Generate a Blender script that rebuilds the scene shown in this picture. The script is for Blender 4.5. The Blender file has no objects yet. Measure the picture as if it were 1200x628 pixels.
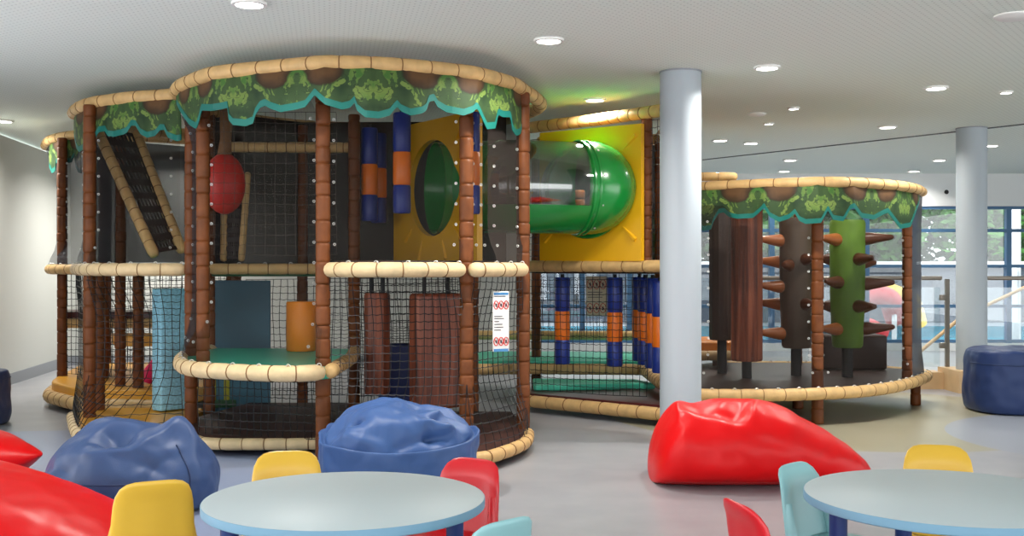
import bpy, bmesh, math, random
from mathutils import Vector, Matrix
R = random.Random(7)
PI = math.pi
F, H, HY = 1280.0, 1.3, 314.0
COL = bpy.context.scene.collection
V = Vector

# ------------------------------------------------------------------ helpers
def lin(c):
    def f(v):
        v /= 255.0
        return v/12.92 if v <= .04045 else ((v+.055)/1.055)**2.4
    return (f(c[0]), f(c[1]), f(c[2]), 1.0)
def at(px, py, Y):
    return V(((px-600)/F*Y, Y, H-(py-HY)/F*Y))
def atz(px, py, z):
    Y = (H-z)*F/(py-HY)
    return V(((px-600)/F*Y, Y, z))
def xat(px, Y): return (px-600)/F*Y

class MB:
    def __init__(s): s.v=[]; s.f=[]; s.m=[]; s.uv={}
    def add(s, vs, fs, mi=0):
        b=len(s.v); s.v.extend([tuple(p) for p in vs])
        for f in fs: s.f.append(tuple(b+i for i in f)); s.m.append(mi)
        return b
    def build(s, name, mats, parent=None, smooth=True, angle=40, uv=None):
        me=bpy.data.meshes.new(name); me.from_pydata(s.v,[],s.f); me.update()
        if not isinstance(mats,(list,tuple)): mats=[mats]
        for m in mats: me.materials.append(m)
        me.polygons.foreach_set('material_index', s.m)
        if uv is not None:
            L=me.uv_layers.new(name='UVMap')
            for lp in me.loops: L.data[lp.index].uv=uv[lp.vertex_index]
        if smooth:
            me.polygons.foreach_set('use_smooth',[True]*len(me.polygons))
            me.set_sharp_from_angle(angle=math.radians(angle))
        o=bpy.data.objects.new(name,me); COL.objects.link(o)
        if parent is not None:
            o.parent=parent
            o.matrix_parent_inverse=Matrix.Translation(-parent.location) if parent.parent is None and parent.type=='EMPTY' else Matrix.Identity(4)
        return o
    def box(s, c, d, mi=0, rz=0):
        c=V(c); h=V(d)/2; M=Matrix.Rotation(rz,3,'Z')
        vs=[c+M@V((x*h.x,y*h.y,z*h.z)) for z in(-1,1) for y in(-1,1) for x in(-1,1)]
        s.add(vs,[(0,2,3,1),(4,5,7,6),(0,1,5,4),(2,6,7,3),(0,4,6,2),(1,3,7,5)],mi)
    def rbox(s, c, d, b=.02, mi=0, rz=0, seg=3):
        bm=bmesh.new(); bmesh.ops.create_cube(bm,size=1)
        bmesh.ops.scale(bm,vec=V(d),verts=bm.verts)
        bmesh.ops.bevel(bm,geom=list(bm.edges),offset=b,segments=seg,profile=.5,affect='EDGES')
        M=Matrix.Translation(V(c))@Matrix.Rotation(rz,4,'Z')
        bmesh.ops.transform(bm,matrix=M,verts=bm.verts); s.from_bm(bm,mi)
    def from_bm(s,bm,mi=0):
        bm.verts.index_update()
        s.add([v.co.copy() for v in bm.verts],[tuple(v.index for v in f.verts) for f in bm.faces],mi); bm.free()
    def tube(s, path, r, n=10, closed=False, cap=True, mi=0, rnd=False):
        P=[V(p) for p in path]
        rr=list(r) if isinstance(r,(list,tuple)) else [r]*len(P)
        if rnd and not closed:
            a=(P[0]-P[1]).normalized(); b=(P[-1]-P[-2]).normalized(); r0,r1=rr[0],rr[-1]
            P=[P[0]+a*r0*.8,P[0]+a*r0*.55]+P+[P[-1]+b*r1*.55,P[-1]+b*r1*.8]
            rr=[r0*.35,r0*.8]+rr+[r1*.8,r1*.35]
        N=len(P); vs=[]; up=None
        for i in range(N):
            if closed: t=(P[(i+1)%N]-P[i-1])
            else: t=P[min(i+1,N-1)]-P[max(i-1,0)]
            t.normalize()
            if up is None:
                up=V((0,0,1)) if abs(t.z)<.9 else V((1,0,0))
            up=(up-t*up.dot(t)).normalized(); w=t.cross(up)
            for k in range(n):
                a=2*PI*k/n; vs.append(P[i]+(up*math.cos(a)+w*math.sin(a))*rr[i])
        fs=[]
        for i in range(N if closed else N-1):
            j=(i+1)%N
            for k in range(n):
                l=(k+1)%n; fs.append((i*n+k,j*n+k,j*n+l,i*n+l))
        if cap and not closed:
            fs.append(tuple(range(n))); fs.append(tuple(reversed(range((N-1)*n,N*n))))
        s.add(vs,fs,mi)
    def lathe(s, prof, c=(0,0,0), n=24, mi=0, sx=1, sy=1):
        vs=[]; c=V(c)
        for (r,z) in prof:
            for k in range(n):
                a=2*PI*k/n; vs.append(c+V((r*sx*math.cos(a),r*sy*math.sin(a),z)))
        fs=[]
        for i in range(len(prof)-1):
            for k in range(n):
                l=(k+1)%n; fs.append((i*n+k,i*n+l,(i+1)*n+l,(i+1)*n+k))
        if prof[0][0]>1e-6: fs.append(tuple(reversed(range(n))))
        if prof[-1][0]>1e-6: fs.append(tuple(range((len(prof)-1)*n,len(prof)*n)))
        s.add(vs,fs,mi)
    def prism(s, poly, z0, z1, mi=0, bev=0):
        n=len(poly); ar=sum(poly[i][0]*poly[(i+1)%n][1]-poly[(i+1)%n][0]*poly[i][1] for i in range(n))
        if ar<0: poly=list(reversed(poly))
        vs=[(p[0],p[1],z0) for p in poly]+[(p[0],p[1],z1) for p in poly]
        fs=[tuple(reversed(range(n))),tuple(range(n,2*n))]+[(i,(i+1)%n,n+(i+1)%n,n+i) for i in range(n)]
        s.add(vs,fs,mi)
    def grid(s, fn, nu, nv, mi=0, cu=False):
        vs=[fn(i/nu,j/nv) for j in range(nv+1) for i in range(nu+(0 if cu else 1))]
        W=nu if cu else nu+1; fs=[]
        for j in range(nv):
            for i in range(nu):
                k=(i+1)%W; fs.append((j*W+i,j*W+k,(j+1)*W+k,(j+1)*W+i))
        return s.add(vs,fs,mi)

def catmull(P, n=8, closed=False):
    P=[V(p) for p in P]; out=[]; N=len(P)
    for i in range(N if closed else N-1):
        if closed: a,b,c,d=P[i-1],P[i],P[(i+1)%N],P[(i+2)%N]
        else: a,b,c,d=P[max(i-1,0)],P[i],P[i+1],P[min(i+2,N-1)]
        for k in range(n):
            t=k/n
            out.append(.5*((2*b)+(c-a)*t+(2*a-5*b+4*c-d)*t*t+(3*b-a-3*c+d)*t**3))
    if not closed: out.append(P[-1].copy())
    return out
def arclen(P):
    L=[0]
    for a,b in zip(P,P[1:]): L.append(L[-1]+(b-a).length)
    return L
def resample(P, step, closed=False):
    P=[V(p) for p in P]
    if closed: P=P+[P[0]]
    L=arclen(P); n=max(2,int(round(L[-1]/step))); out=[]; j=0
    for i in range(n+(0 if closed else 1)):
        d=L[-1]*i/n
        while j<len(L)-2 and L[j+1]<d: j+=1
        t=(d-L[j])/max(1e-9,L[j+1]-L[j]); out.append(P[j].lerp(P[j+1],min(1,t)))
    return out
def interp(tab, x):
    if x<=tab[0][0]: return tab[0][1]
    for (a,b),(c,d) in zip(tab,tab[1:]):
        if x<=c: return b+(d-b)*(x-a)/(c-a)
    return tab[-1][1]
def sm(t): t=max(0,min(1,t)); return t*t*(3-2*t)

# ------------------------------------------------------------------ materials
def nodes(m):
    m.use_nodes=True; return m.node_tree.nodes, m.node_tree.links
def mat(name, c, rough=.5, spec=.4, noise=0, nscale=20, bump=0, bscale=60, metal=0, coat=0, sheen=0):
    m=bpy.data.materials.new(name); N,L=nodes(m); b=N['Principled BSDF']
    col=lin(c) if max(c)>1 else (*c,1)
    b.inputs['Base Color'].default_value=col; b.inputs['Roughness'].default_value=rough
    b.inputs['Specular IOR Level'].default_value=spec; b.inputs['Metallic'].default_value=metal
    if coat: b.inputs['Coat Weight'].default_value=coat; b.inputs['Coat Roughness'].default_value=.25
    if noise:
        tc=N.new('ShaderNodeTexCoord'); t=N.new('ShaderNodeTexNoise'); t.inputs['Scale'].default_value=nscale; t.inputs['Detail'].default_value=4
        L.new(tc.outputs['Object'],t.inputs['Vector'])
        mx=N.new('ShaderNodeMix'); mx.data_type='RGBA'; mx.blend_type='MULTIPLY'; mx.inputs['Factor'].default_value=1
        r=N.new('ShaderNodeMapRange'); r.inputs['From Min'].default_value=.3; r.inputs['From Max'].default_value=.7
        r.inputs['To Min'].default_value=1-noise; r.inputs['To Max'].default_value=1+noise*.3
        L.new(t.outputs['Fac'],r.inputs['Value']); mx.inputs['A'].default_value=col; L.new(r.outputs['Result'],mx.inputs['B'])
        L.new(mx.outputs['Result'],b.inputs['Base Color'])
    if bump:
        tc=N.new('ShaderNodeTexCoord'); t=N.new('ShaderNodeTexNoise'); t.inputs['Scale'].default_value=bscale; t.inputs['Detail'].default_value=3
        L.new(tc.outputs['Object'],t.inputs['Vector'])
        bp=N.new('ShaderNodeBump'); bp.inputs['Strength'].default_value=bump; bp.inputs['Distance'].default_value=.01
        L.new(t.outputs['Fac'],bp.inputs['Height']); L.new(bp.outputs['Normal'],b.inputs['Normal'])
    return m
def screen_mat(name, c, opac):
    m=bpy.data.materials.new(name); N,L=nodes(m); b=N['Principled BSDF']; out=N['Material Output']
    b.inputs['Base Color'].default_value=lin(c); b.inputs['Roughness'].default_value=.7; b.inputs['Specular IOR Level'].default_value=.2
    t=N.new('ShaderNodeBsdfTransparent'); mx=N.new('ShaderNodeMixShader'); mx.inputs[0].default_value=opac
    L.new(t.outputs[0],mx.inputs[1]); L.new(b.outputs[0],mx.inputs[2]); L.new(mx.outputs[0],out.inputs['Surface'])
    return m
def glass_mat(name, tint, gloss=.08, rough=.02):
    m=bpy.data.materials.new(name); N,L=nodes(m); out=N['Material Output']; N.remove(N['Principled BSDF'])
    t=N.new('ShaderNodeBsdfTransparent'); t.inputs[0].default_value=(*tint,1)
    g=N.new('ShaderNodeBsdfGlossy'); g.inputs['Roughness'].default_value=rough
    lw=N.new('ShaderNodeLayerWeight'); lw.inputs['Blend'].default_value=.35
    r=N.new('ShaderNodeMapRange'); r.inputs['To Min'].default_value=gloss; r.inputs['To Max'].default_value=min(1,gloss+.5)
    mx=N.new('ShaderNodeMixShader')
    L.new(lw.outputs['Fresnel'],r.inputs['Value']); L.new(r.outputs[0],mx.inputs[0])
    L.new(t.outputs[0],mx.inputs[1]); L.new(g.outputs[0],mx.inputs[2]); L.new(mx.outputs[0],out.inputs['Surface'])
    return m
def emit_mat(name,c,s):
    m=bpy.data.materials.new(name); N,L=nodes(m); b=N['Principled BSDF']
    b.inputs['Emission Color'].default_value=(*c,1); b.inputs['Emission Strength'].default_value=s; return m
def stripe_mat(name, c1, c2, c3, scale=26):
    # printed timber: long streaks that run up the cushion
    m=bpy.data.materials.new(name); N,L=nodes(m); b=N['Principled BSDF']; b.inputs['Roughness'].default_value=.5
    tc=N.new('ShaderNodeTexCoord'); mp=N.new('ShaderNodeMapping'); mp.inputs['Scale'].default_value=(scale,scale,1.2)
    t=N.new('ShaderNodeTexNoise'); t.inputs['Scale'].default_value=1; t.inputs['Detail'].default_value=5
    cr=N.new('ShaderNodeValToRGB'); e=cr.color_ramp.elements
    e[0].position=.3; e[0].color=lin(c1); e[1].position=.7; e[1].color=lin(c3); k=cr.color_ramp.elements.new(.5); k.color=lin(c2)
    L.new(tc.outputs['Object'],mp.inputs['Vector']); L.new(mp.outputs[0],t.inputs['Vector']); L.new(t.outputs['Fac'],cr.inputs[0]); L.new(cr.outputs[0],b.inputs['Base Color'])
    return m
def leaf_mat():
    # printed jungle foliage, mirrored along the cloth
    m=bpy.data.materials.new('jungle print cloth'); N,L=nodes(m); b=N['Principled BSDF']; b.inputs['Roughness'].default_value=.6; b.inputs['Specular IOR Level'].default_value=.2
    uv=N.new('ShaderNodeUVMap'); sp=N.new('ShaderNodeSeparateXYZ'); L.new(uv.outputs[0],sp.inputs[0])
    pp=N.new('ShaderNodeMath'); pp.operation='PINGPONG'; pp.inputs[1].default_value=.52; L.new(sp.outputs['X'],pp.inputs[0])
    cb=N.new('ShaderNodeCombineXYZ'); L.new(pp.outputs[0],cb.inputs[0]); L.new(sp.outputs['Y'],cb.inputs[1])
    def noise(s,d,dist=0,off=0):
        mp=N.new('ShaderNodeMapping'); mp.inputs['Location'].default_value=(off,off*.7,off); L.new(cb.outputs[0],mp.inputs['Vector'])
        t=N.new('ShaderNodeTexNoise'); t.inputs['Scale'].default_value=s; t.inputs['Detail'].default_value=d; t.inputs['Distortion'].default_value=dist
        L.new(mp.outputs[0],t.inputs['Vector']); return t
    def ramp(src,a,bb,ca,cbb):
        cr=N.new('ShaderNodeValToRGB'); e=cr.color_ramp.elements; e[0].position=a; e[1].position=bb; e[0].color=ca; e[1].color=cbb
        L.new(src,cr.inputs[0]); return cr
    def mix(fac,a,bb):
        mx=N.new('ShaderNodeMix'); mx.data_type='RGBA'; L.new(fac,mx.inputs['Factor']); L.new(a,mx.inputs['A']); L.new(bb,mx.inputs['B']); return mx.outputs['Result']
    W,K=(1,1,1,1),(0,0,0,1)
    base=ramp(noise(5,2,.4).outputs['Fac'],.35,.65,lin((36,56,34)),lin((58,80,46)))
    n2=noise(8.5,5,.5,3.1); n2.inputs['Roughness'].default_value=.62; leafm=ramp(n2.outputs['Fac'],.52,.53,K,W)
    leafc=ramp(noise(9,2,.5,1.3).outputs['Fac'],.4,.6,lin((64,102,46)),lin((104,126,62)))
    c=mix(leafm.outputs[0],base.outputs[0],leafc.outputs[0])
    n3=noise(6,2,1.2,7.7); vein=ramp(n3.outputs['Fac'],.492,.5,K,W); e_=vein.color_ramp.elements.new(.508); e_.color=K
    dk=N.new('ShaderNodeRGB'); dk.outputs[0].default_value=lin((34,50,32)); c=mix(vein.outputs[0],c,dk.outputs[0])
    # brown trunk patches hang from the top edge, mirrored
    def mth(op,a,bv):
        q=N.new('ShaderNodeMath'); q.operation=op
        if hasattr(a,'node'): L.new(a,q.inputs[0])
        else: q.inputs[0].default_value=a
        if hasattr(bv,'node'): L.new(bv,q.inputs[1])
        else: q.inputs[1].default_value=bv
        return q.outputs[0]
    ex=mth('DIVIDE',mth('SUBTRACT',pp.outputs[0],.33),.15); ey=mth('DIVIDE',mth('ADD',sp.outputs['Y'],.03),.13)
    rad=mth('ADD',mth('POWER',mth('ABSOLUTE',ex,0),2),mth('POWER',mth('ABSOLUTE',ey,0),2))
    rad=mth('ADD',rad,mth('MULTIPLY',mth('SUBTRACT',noise(9,2,.3,5.2).outputs['Fac'],.5),.8))
    br=ramp(rad,.75,1.0,W,K); brc=ramp(rad,.15,.9,lin((92,66,42)),lin((38,30,24)))
    c=mix(br.outputs[0],c,brc.outputs[0]); L.new(c,b.inputs['Base Color'])
    return m
def ceiling_mat():
    m=bpy.data.materials.new('perforated plaster ceiling'); N,L=nodes(m); b=N['Principled BSDF']; b.inputs['Roughness'].default_value=.9; b.inputs['Specular IOR Level'].default_value=.1
    tc=N.new('ShaderNodeTexCoord'); mp=N.new('ShaderNodeMapping'); mp.inputs['Rotation'].default_value=(0,0,.62); L.new(tc.outputs['Object'],mp.inputs['Vector'])
    v=N.new('ShaderNodeTexVoronoi'); v.inputs['Scale'].default_value=24; v.inputs['Randomness'].default_value=0; L.new(mp.outputs[0],v.inputs['Vector'])
    cr=N.new('ShaderNodeValToRGB'); e=cr.color_ramp.elements; e[0].position=.26; e[1].position=.34; e[0].color=lin((178,188,180)); e[1].color=lin((236,244,236))
    L.new(v.outputs['Distance'],cr.inputs[0]); L.new(cr.outputs[0],b.inputs['Base Color']); return m
def floor_mat():
    m=bpy.data.materials.new('linoleum floor'); N,L=nodes(m); b=N['Principled BSDF']; b.inputs['Roughness'].default_value=.33; b.inputs['Specular IOR Level'].default_value=.45
    tc=N.new('ShaderNodeTexCoord')
    t=N.new('ShaderNodeTexNoise'); t.inputs['Scale'].default_value=3; t.inputs['Detail'].default_value=6; L.new(tc.outputs['Object'],t.inputs['Vector'])
    base=N.new('ShaderNodeValToRGB'); e=base.color_ramp.elements; e[0].position=.3; e[1].position=.7; e[0].color=lin((143,144,150)); e[1].color=lin((156,156,160)); L.new(t.outputs['Fac'],base.inputs[0])
    cur=base.outputs[0]
    for (cx,cy,r,c) in ZONES:
        vs=N.new('ShaderNodeVectorMath'); vs.operation='SUBTRACT'; vs.inputs[1].default_value=(cx,cy,0); L.new(tc.outputs['Object'],vs.inputs[0])
        ln=N.new('ShaderNodeVectorMath'); ln.operation='LENGTH'; L.new(vs.outputs[0],ln.inputs[0])
        lt=N.new('ShaderNodeMath'); lt.operation='LESS_THAN'; lt.inputs[1].default_value=r; L.new(ln.outputs['Value'],lt.inputs[0])
        mx=N.new('ShaderNodeMix'); mx.data_type='RGBA'; L.new(lt.outputs[0],mx.inputs['Factor']); L.new(cur,mx.inputs['A']); mx.inputs['B'].default_value=lin(c); cur=mx.outputs['Result']
    L.new(cur,b.inputs['Base Color']); return m
ZONES=[(-3.4,6.4,2.35,(138,149,176)),(2.9,9.75,2.05,(150,145,124)),(4.9,8.3,1.5,(142,147,157))]

M={}
M['floor']=floor_mat(); M['ceil']=ceiling_mat()
M['wall']=mat('pale grey wall paint',(198,200,196),.8,.2)
M['white']=mat('white paint',(236,238,238),.6,.3)
M['skirt']=mat('grey skirting',(142,146,152),.6)
M['column']=mat('blue grey column paint',(172,181,188),.55,.3,bump=.03,bscale=90)
M['maple']=mat('maple wood',(214,180,136),.5,noise=.12,nscale=6)
M['steelblue']=mat('blue window steel',(70,112,150),.4)
M['post']=mat('brown padded vinyl',(112,62,28),.5,.25,noise=.35,nscale=9,bump=.25,bscale=24)
M['rail']=mat('tan padded vinyl',(208,170,114),.5,.35,noise=.18,nscale=14,bump=.25,bscale=45)
M['rail_p']=mat('cream padded vinyl',(216,190,146),.5,.35,noise=.15,nscale=14,bump=.25,bscale=45)
M['strapline']=mat('brown stitched seam',(128,92,54),.7)
M['net_lit']=mat('lit net cord',(84,76,68),.5)  # lit copy of the black cord, the light put into its colour
M['net']=mat('black net cord',(22,22,26),.5)
M['scr']=screen_mat('dark mesh cloth',(24,20,18),.27)
M['scrd']=screen_mat('heavy dark mesh cloth',(44,37,33),.78)
M['denseg']=screen_mat('dense grey mesh cloth',(74,76,82),.93)
M['dense']=screen_mat('dark interior shade cloth',(32,27,25),.94)  # almost opaque, puts the shade of the tower interiors into a cloth
M['scr2']=screen_mat('dark grey mesh cloth',(48,50,56),.62)
M['scr_r']=screen_mat('fine dark mesh cloth',(24,20,18),.42)
M['eye']=mat('nickel eyelet',(200,200,196),.3,.6,metal=.4)
M['leaf']=leaf_mat()
M['teal']=mat('teal cloth hem',(5,102,92),.6)
M['tealdeck']=mat('teal vinyl deck',(60,180,150),.35)
M['browndeck']=mat('dark brown deck carpet',(70,36,28),.6,noise=.5,nscale=7)
M['dbrown']=mat('dark brown vinyl',(58,38,30),.4)
M['maroon']=mat('maroon vinyl deck',(72,28,26),.35)
M['yellowdeck']=mat('ochre vinyl deck',(214,152,40),.4)
M['yellow']=mat('sunny yellow plastic',(236,176,22),.35,.5)
M['green']=mat('glossy green plastic',(18,130,52),.2,.6,coat=.3)
M['clear']=glass_mat('clear acrylic tube',(.83,.86,.84),.12,.05)
M['glass']=glass_mat('window glass',(.93,.97,.98),.05,.0)
M['bblue']=mat('blue bolster vinyl',(27,52,138),.35,.5)
M['borange']=mat('orange bolster vinyl',(240,120,26),.35,.5)
M['bdark']=mat('black strap',(20,20,22),.6)
M['log']=stripe_mat('bark print vinyl',(78,38,26),(128,66,44),(164,92,62))
M['logd']=stripe_mat('dark bark print vinyl',(48,34,28),(66,48,40),(84,62,50))
M['redball']=mat('red vinyl',(196,40,30),.45)
M['olive']=mat('olive brown rope',(120,84,50),.7,bump=.5,bscale=80)
M['foamblue']=mat('light blue speckled foam',(150,206,228),.75,noise=.35,nscale=45)
M['navyblock']=mat('navy vinyl block',(28,40,92),.5)
M['orangefoam']=mat('orange vinyl foam',(232,136,36),.4)
M['ramp']=mat('dark brown ramp sheet',(44,34,30),.55)
M['moss']=mat('moss green vinyl',(110,150,50),.5,noise=.25,nscale=5)
M['grbark']=mat('grey brown vinyl',(104,88,74),.5,noise=.25,nscale=7)
M['cone']=mat('tan peg plastic',(176,100,48),.35,.5)
M['coned']=mat('brown peg plastic',(104,58,34),.35,.5)
M['board']=mat('painted blue board',(72,116,136),.5,noise=.12,nscale=5)
M['yolive']=mat('yellow olive paint',(176,168,50),.5)
M['dgreen']=mat('dark green paint',(40,84,50),.5)
M['signw']=mat('white sign board',(238,236,230),.4)
M['signc']=mat('cream sign board',(226,214,186),.4)
M['signr']=mat('red sign ink',(200,40,36),.5)
M['signb']=mat('blue sign ink',(70,130,180),.5)
M['signk']=mat('dark sign ink',(70,72,80),.5)
M['top']=mat('pale blue laminate',(188,198,202),.45,.2)
M['topedge']=mat('sky blue table edging',(116,154,178),.5,.2)
M['navyleg']=mat('navy table leg',(24,50,110),.4)
M['cy']=mat('yellow moulded plastic',(224,178,58),.32,.5)
M['cr']=mat('red moulded plastic',(206,22,34),.3,.5)
M['ca']=mat('aqua moulded plastic',(142,190,194),.35,.5)
M['bagblue']=mat('denim blue leatherette',(56,76,116),.42,.25,bump=.12,bscale=220)
M['bagblue2']=mat('slate blue leatherette',(62,90,140),.42,.25,bump=.12,bscale=220)
M['bagnavy']=mat('navy leatherette',(38,54,94),.42,.25,bump=.12,bscale=220)
M['bagred']=mat('bright red leatherette',(214,10,16),.36,.25,bump=.08,bscale=220)
M['seamr']=mat('dark red stitching',(150,8,12),.6)
M['seamb']=mat('dark blue stitching',(34,52,90),.6)
M['lamp']=emit_mat('downlight diffuser',(1,.97,.9),14)
M['trim']=mat('white lamp trim',(240,240,236),.5)
M['steel']=mat('brushed steel',(150,142,132),.35,.5,metal=.8)
M['groove']=mat('dark ceiling joint',(96,100,100),.8)
M['leafout']=mat('tree leaves',(58,112,36),.6,noise=.5,nscale=1.5)
M['bark']=mat('tree bark',(90,74,58),.8)
M['paving']=mat('pale paving',(112,118,124),.7,noise=.1,nscale=2)
M['pool']=mat('pool water',(50,130,150),.08,.6)
M['facade']=mat('grey brick facade',(58,66,76),.7)
M['winglass']=mat('facade window',(40,50,60),.15,.6)
M['slider']=mat('red slide plastic',(206,44,50),.35)
M['slidey']=mat('yellow slide plastic',(232,190,60),.35)
M['pink']=mat('pink vinyl',(222,30,90),.45)

# ------------------------------------------------------------------ object helpers
def thing(name, label, cat, loc=(0,0,0), group=None):
    o=bpy.data.objects.new(name,None); COL.objects.link(o); o.location=loc
    o.empty_display_size=.1; o['label']=label; o['category']=cat
    if group: o['group']=group
    return o
def tag(o,label,cat,group=None):
    o['label']=label; o['category']=cat
    if group: o['group']=group
    return o
def struct(o): o['kind']='structure'; return o
def dup(root, loc=None, rotz=None, label=None):
    c=root.copy(); COL.objects.link(c)
    if loc is not None: c.location=loc
    if rotz is not None: c.rotation_euler=(0,0,rotz)
    if label: c['label']=label
    for ch in list(root.children):
        d=ch.copy(); COL.objects.link(d); d.parent=c
        for g in list(ch.children):
            e=g.copy(); COL.objects.link(e); e.parent=d
    return c

# ------------------------------------------------------------------ room
b=MB(); b.box((3,7.1,-.05),(18,20.2,.1)); struct(b.build('floor',M['floor'],smooth=False))
CZ=2.78
b=MB(); b.box((3,7.1,CZ+.1),(18,20.2,.2)); struct(b.build('ceiling',M['ceil'],smooth=False))
wl=[(-5.25,7.2),(-5.35,9.5),(-5.5,11.6),(-5.78,13.6),(-5.9,14.6)]
b=MB()
pl=[V((x,y,0)) for x,y in wl]
pl2=[V((x-.12,y,0)) for x,y in wl]
b.prism([(p.x,p.y) for p in pl]+[(p.x,p.y) for p in reversed(pl2)],0,CZ-.04); struct(b.build('wall_left',M['wall'],smooth=False))
b=MB(); b.prism([(p.x+.012,p.y) for p in pl]+[(p.x+.001,p.y) for p in reversed(pl)],0,.13); struct(b.build('baseboard_left',M['skirt'],smooth=False))
b=MB(); b.box((-2.9,14.66,CZ/2),(6.2,.12,CZ)); struct(b.build('wall_back',M['wall'],smooth=False))
b=MB(); b.box((-2.9,14.593,.065),(6.1,.014,.13)); struct(b.build('baseboard_back',M['skirt'],smooth=False))
b=MB(); b.box((.26,15.95,CZ/2),(.12,2.5,CZ)); struct(b.build('wall_return',M['wall'],smooth=False))
b=MB(); b.box((12.06,12.9,CZ/2),(.12,8.8,CZ)); struct(b.build('wall_right',M['wall'],smooth=False))
# window wall
WY=17.2
b=MB(); b.box((6.15,WY+.06,2.53),(11.7,.24,.52)); struct(b.build('wall_header',M['white'],smooth=False))
wx=[.36+.745*i for i in range(16)]
for i in range(15):
    x0,x1=wx[i],wx[i+1]; n='window_%d'%(i+1)
    w=MB(); z0,z1=.12,2.27
    for x in (x0+.02,x1-.02): w.box((x,WY,(z0+z1)/2),(.04,.09,z1-z0))
    for z in (z0+.03,.70,1.33,1.89,z1-.02): w.box(((x0+x1)/2,WY,z),(x1-x0-.08,.07,.05))
    f=struct(w.build(n,M['steelblue'],smooth=False))
    g=MB(); g.box(((x0+x1)/2,WY+.015,(z0+z1)/2),(x1-x0-.06,.008,z1-z0-.04)); g.build('window_pane',M['glass'],f,smooth=False)
b=MB(); b.box((6.15,WY,.06),(11.7,.2,.12)); struct(b.build('trim_1',M['white'],smooth=False))
# ceiling joint
b=MB(); p0,p1=V((2.6,14.9,CZ-.004)),V((7.2,8.5,CZ-.004)); b.tube([p0,p1],.008,n=6); struct(b.build('trim_2',M['groove']))
# columns
def column(px,Y,name,r=.155):
    b=MB(); b.lathe([(r,0),(r,CZ-.012)],(xat(px,Y),Y,0),n=40); o=struct(b.build(name,M['column']))
    k=MB(); k.lathe([(r+.003,0),(r+.003,.06)],(xat(px,Y),Y,0),n=40); k.build('column_base',M['skirt'],o)
    k=MB(); k.lathe([(r+.004,CZ-.012),(r+.004,CZ)],(xat(px,Y),Y,0),n=40); k.build('column_collar',M['skirt'],o)
column(797.5,8.24,'column'); column(1138.5,11.55,'column.001')
b=MB(); b.lathe([(.11,-.3),(.11,2.6)],(xat(1188,18.6),18.6,0),n=24); struct(b.build('column.002',M['white']))
# maple kerb below the railing
cx=xat(1138.5,11.55)
b=MB(); b.box((3.4,11.85,.09),(2*(cx-.23-3.4)+.0,.28,.18)); b.box((cx,11.6,.115),(.46,.56,.23)); b.box((cx+.23+2.2,11.85,.09),(4.4,.28,.18))
struct(b.build('trim_3',M['maple'],smooth=False))

# glass railings
def railing(x0,x1,posts,label):
    Y=11.85; t=thing('glass_railing',label,'railing',(x0,Y,.18))
    b=MB(); b.tube([(x0,Y,1.19),(x1,Y,1.19)],.022,n=12); b.build('handrail',M['steel'],t)
    for x in posts:
        b=MB(); b.box((x,Y,.68),(.045,.03,1.0)); p=b.build('rail_post',M['steel'],t,smooth=False)
        for z in (.46,.98):
            k=MB(); k.rbox((x-.05,Y-.005,z),(.07,.04,.06),.008); k.build('glass_clamp',M['steel'],p)
    e=[x0]+posts
    for a,c in zip(e,e[1:]):
        if c-a>.3:
            b=MB(); b.box(((a+c)/2-.02,Y,.66),(c-a-.12,.012,.86)); b.build('glass_panel',M['glass'],t,smooth=False)
railing(2.2,cx-.2,[3.3,4.72],'glass balustrade with steel handrail between the play tower and the round column')
railing(cx+.2,cx+3.6,[cx+.24,cx+1.8,cx+3.5],'glass balustrade with steel handrail behind the navy bean bag')
# sloping stair handrail beyond
b=MB(); b.tube([at(1078,412,12.8),at(1126,372,13.0),at(1215,330,13.6)],.022,n=10)
b.tube([at(1215,330,13.6),at(1215,330,13.6)-V((0,0,1.1))],.02,n=8)
a0=at(1078,412,12.8); b.tube([a0,V((a0.x,a0.y,0))],.02,n=8)
tag(b.build('stair_handrail',M['maple']),'sloping pale wooden stair handrail behind the glass balustrade','handrail')

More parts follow.
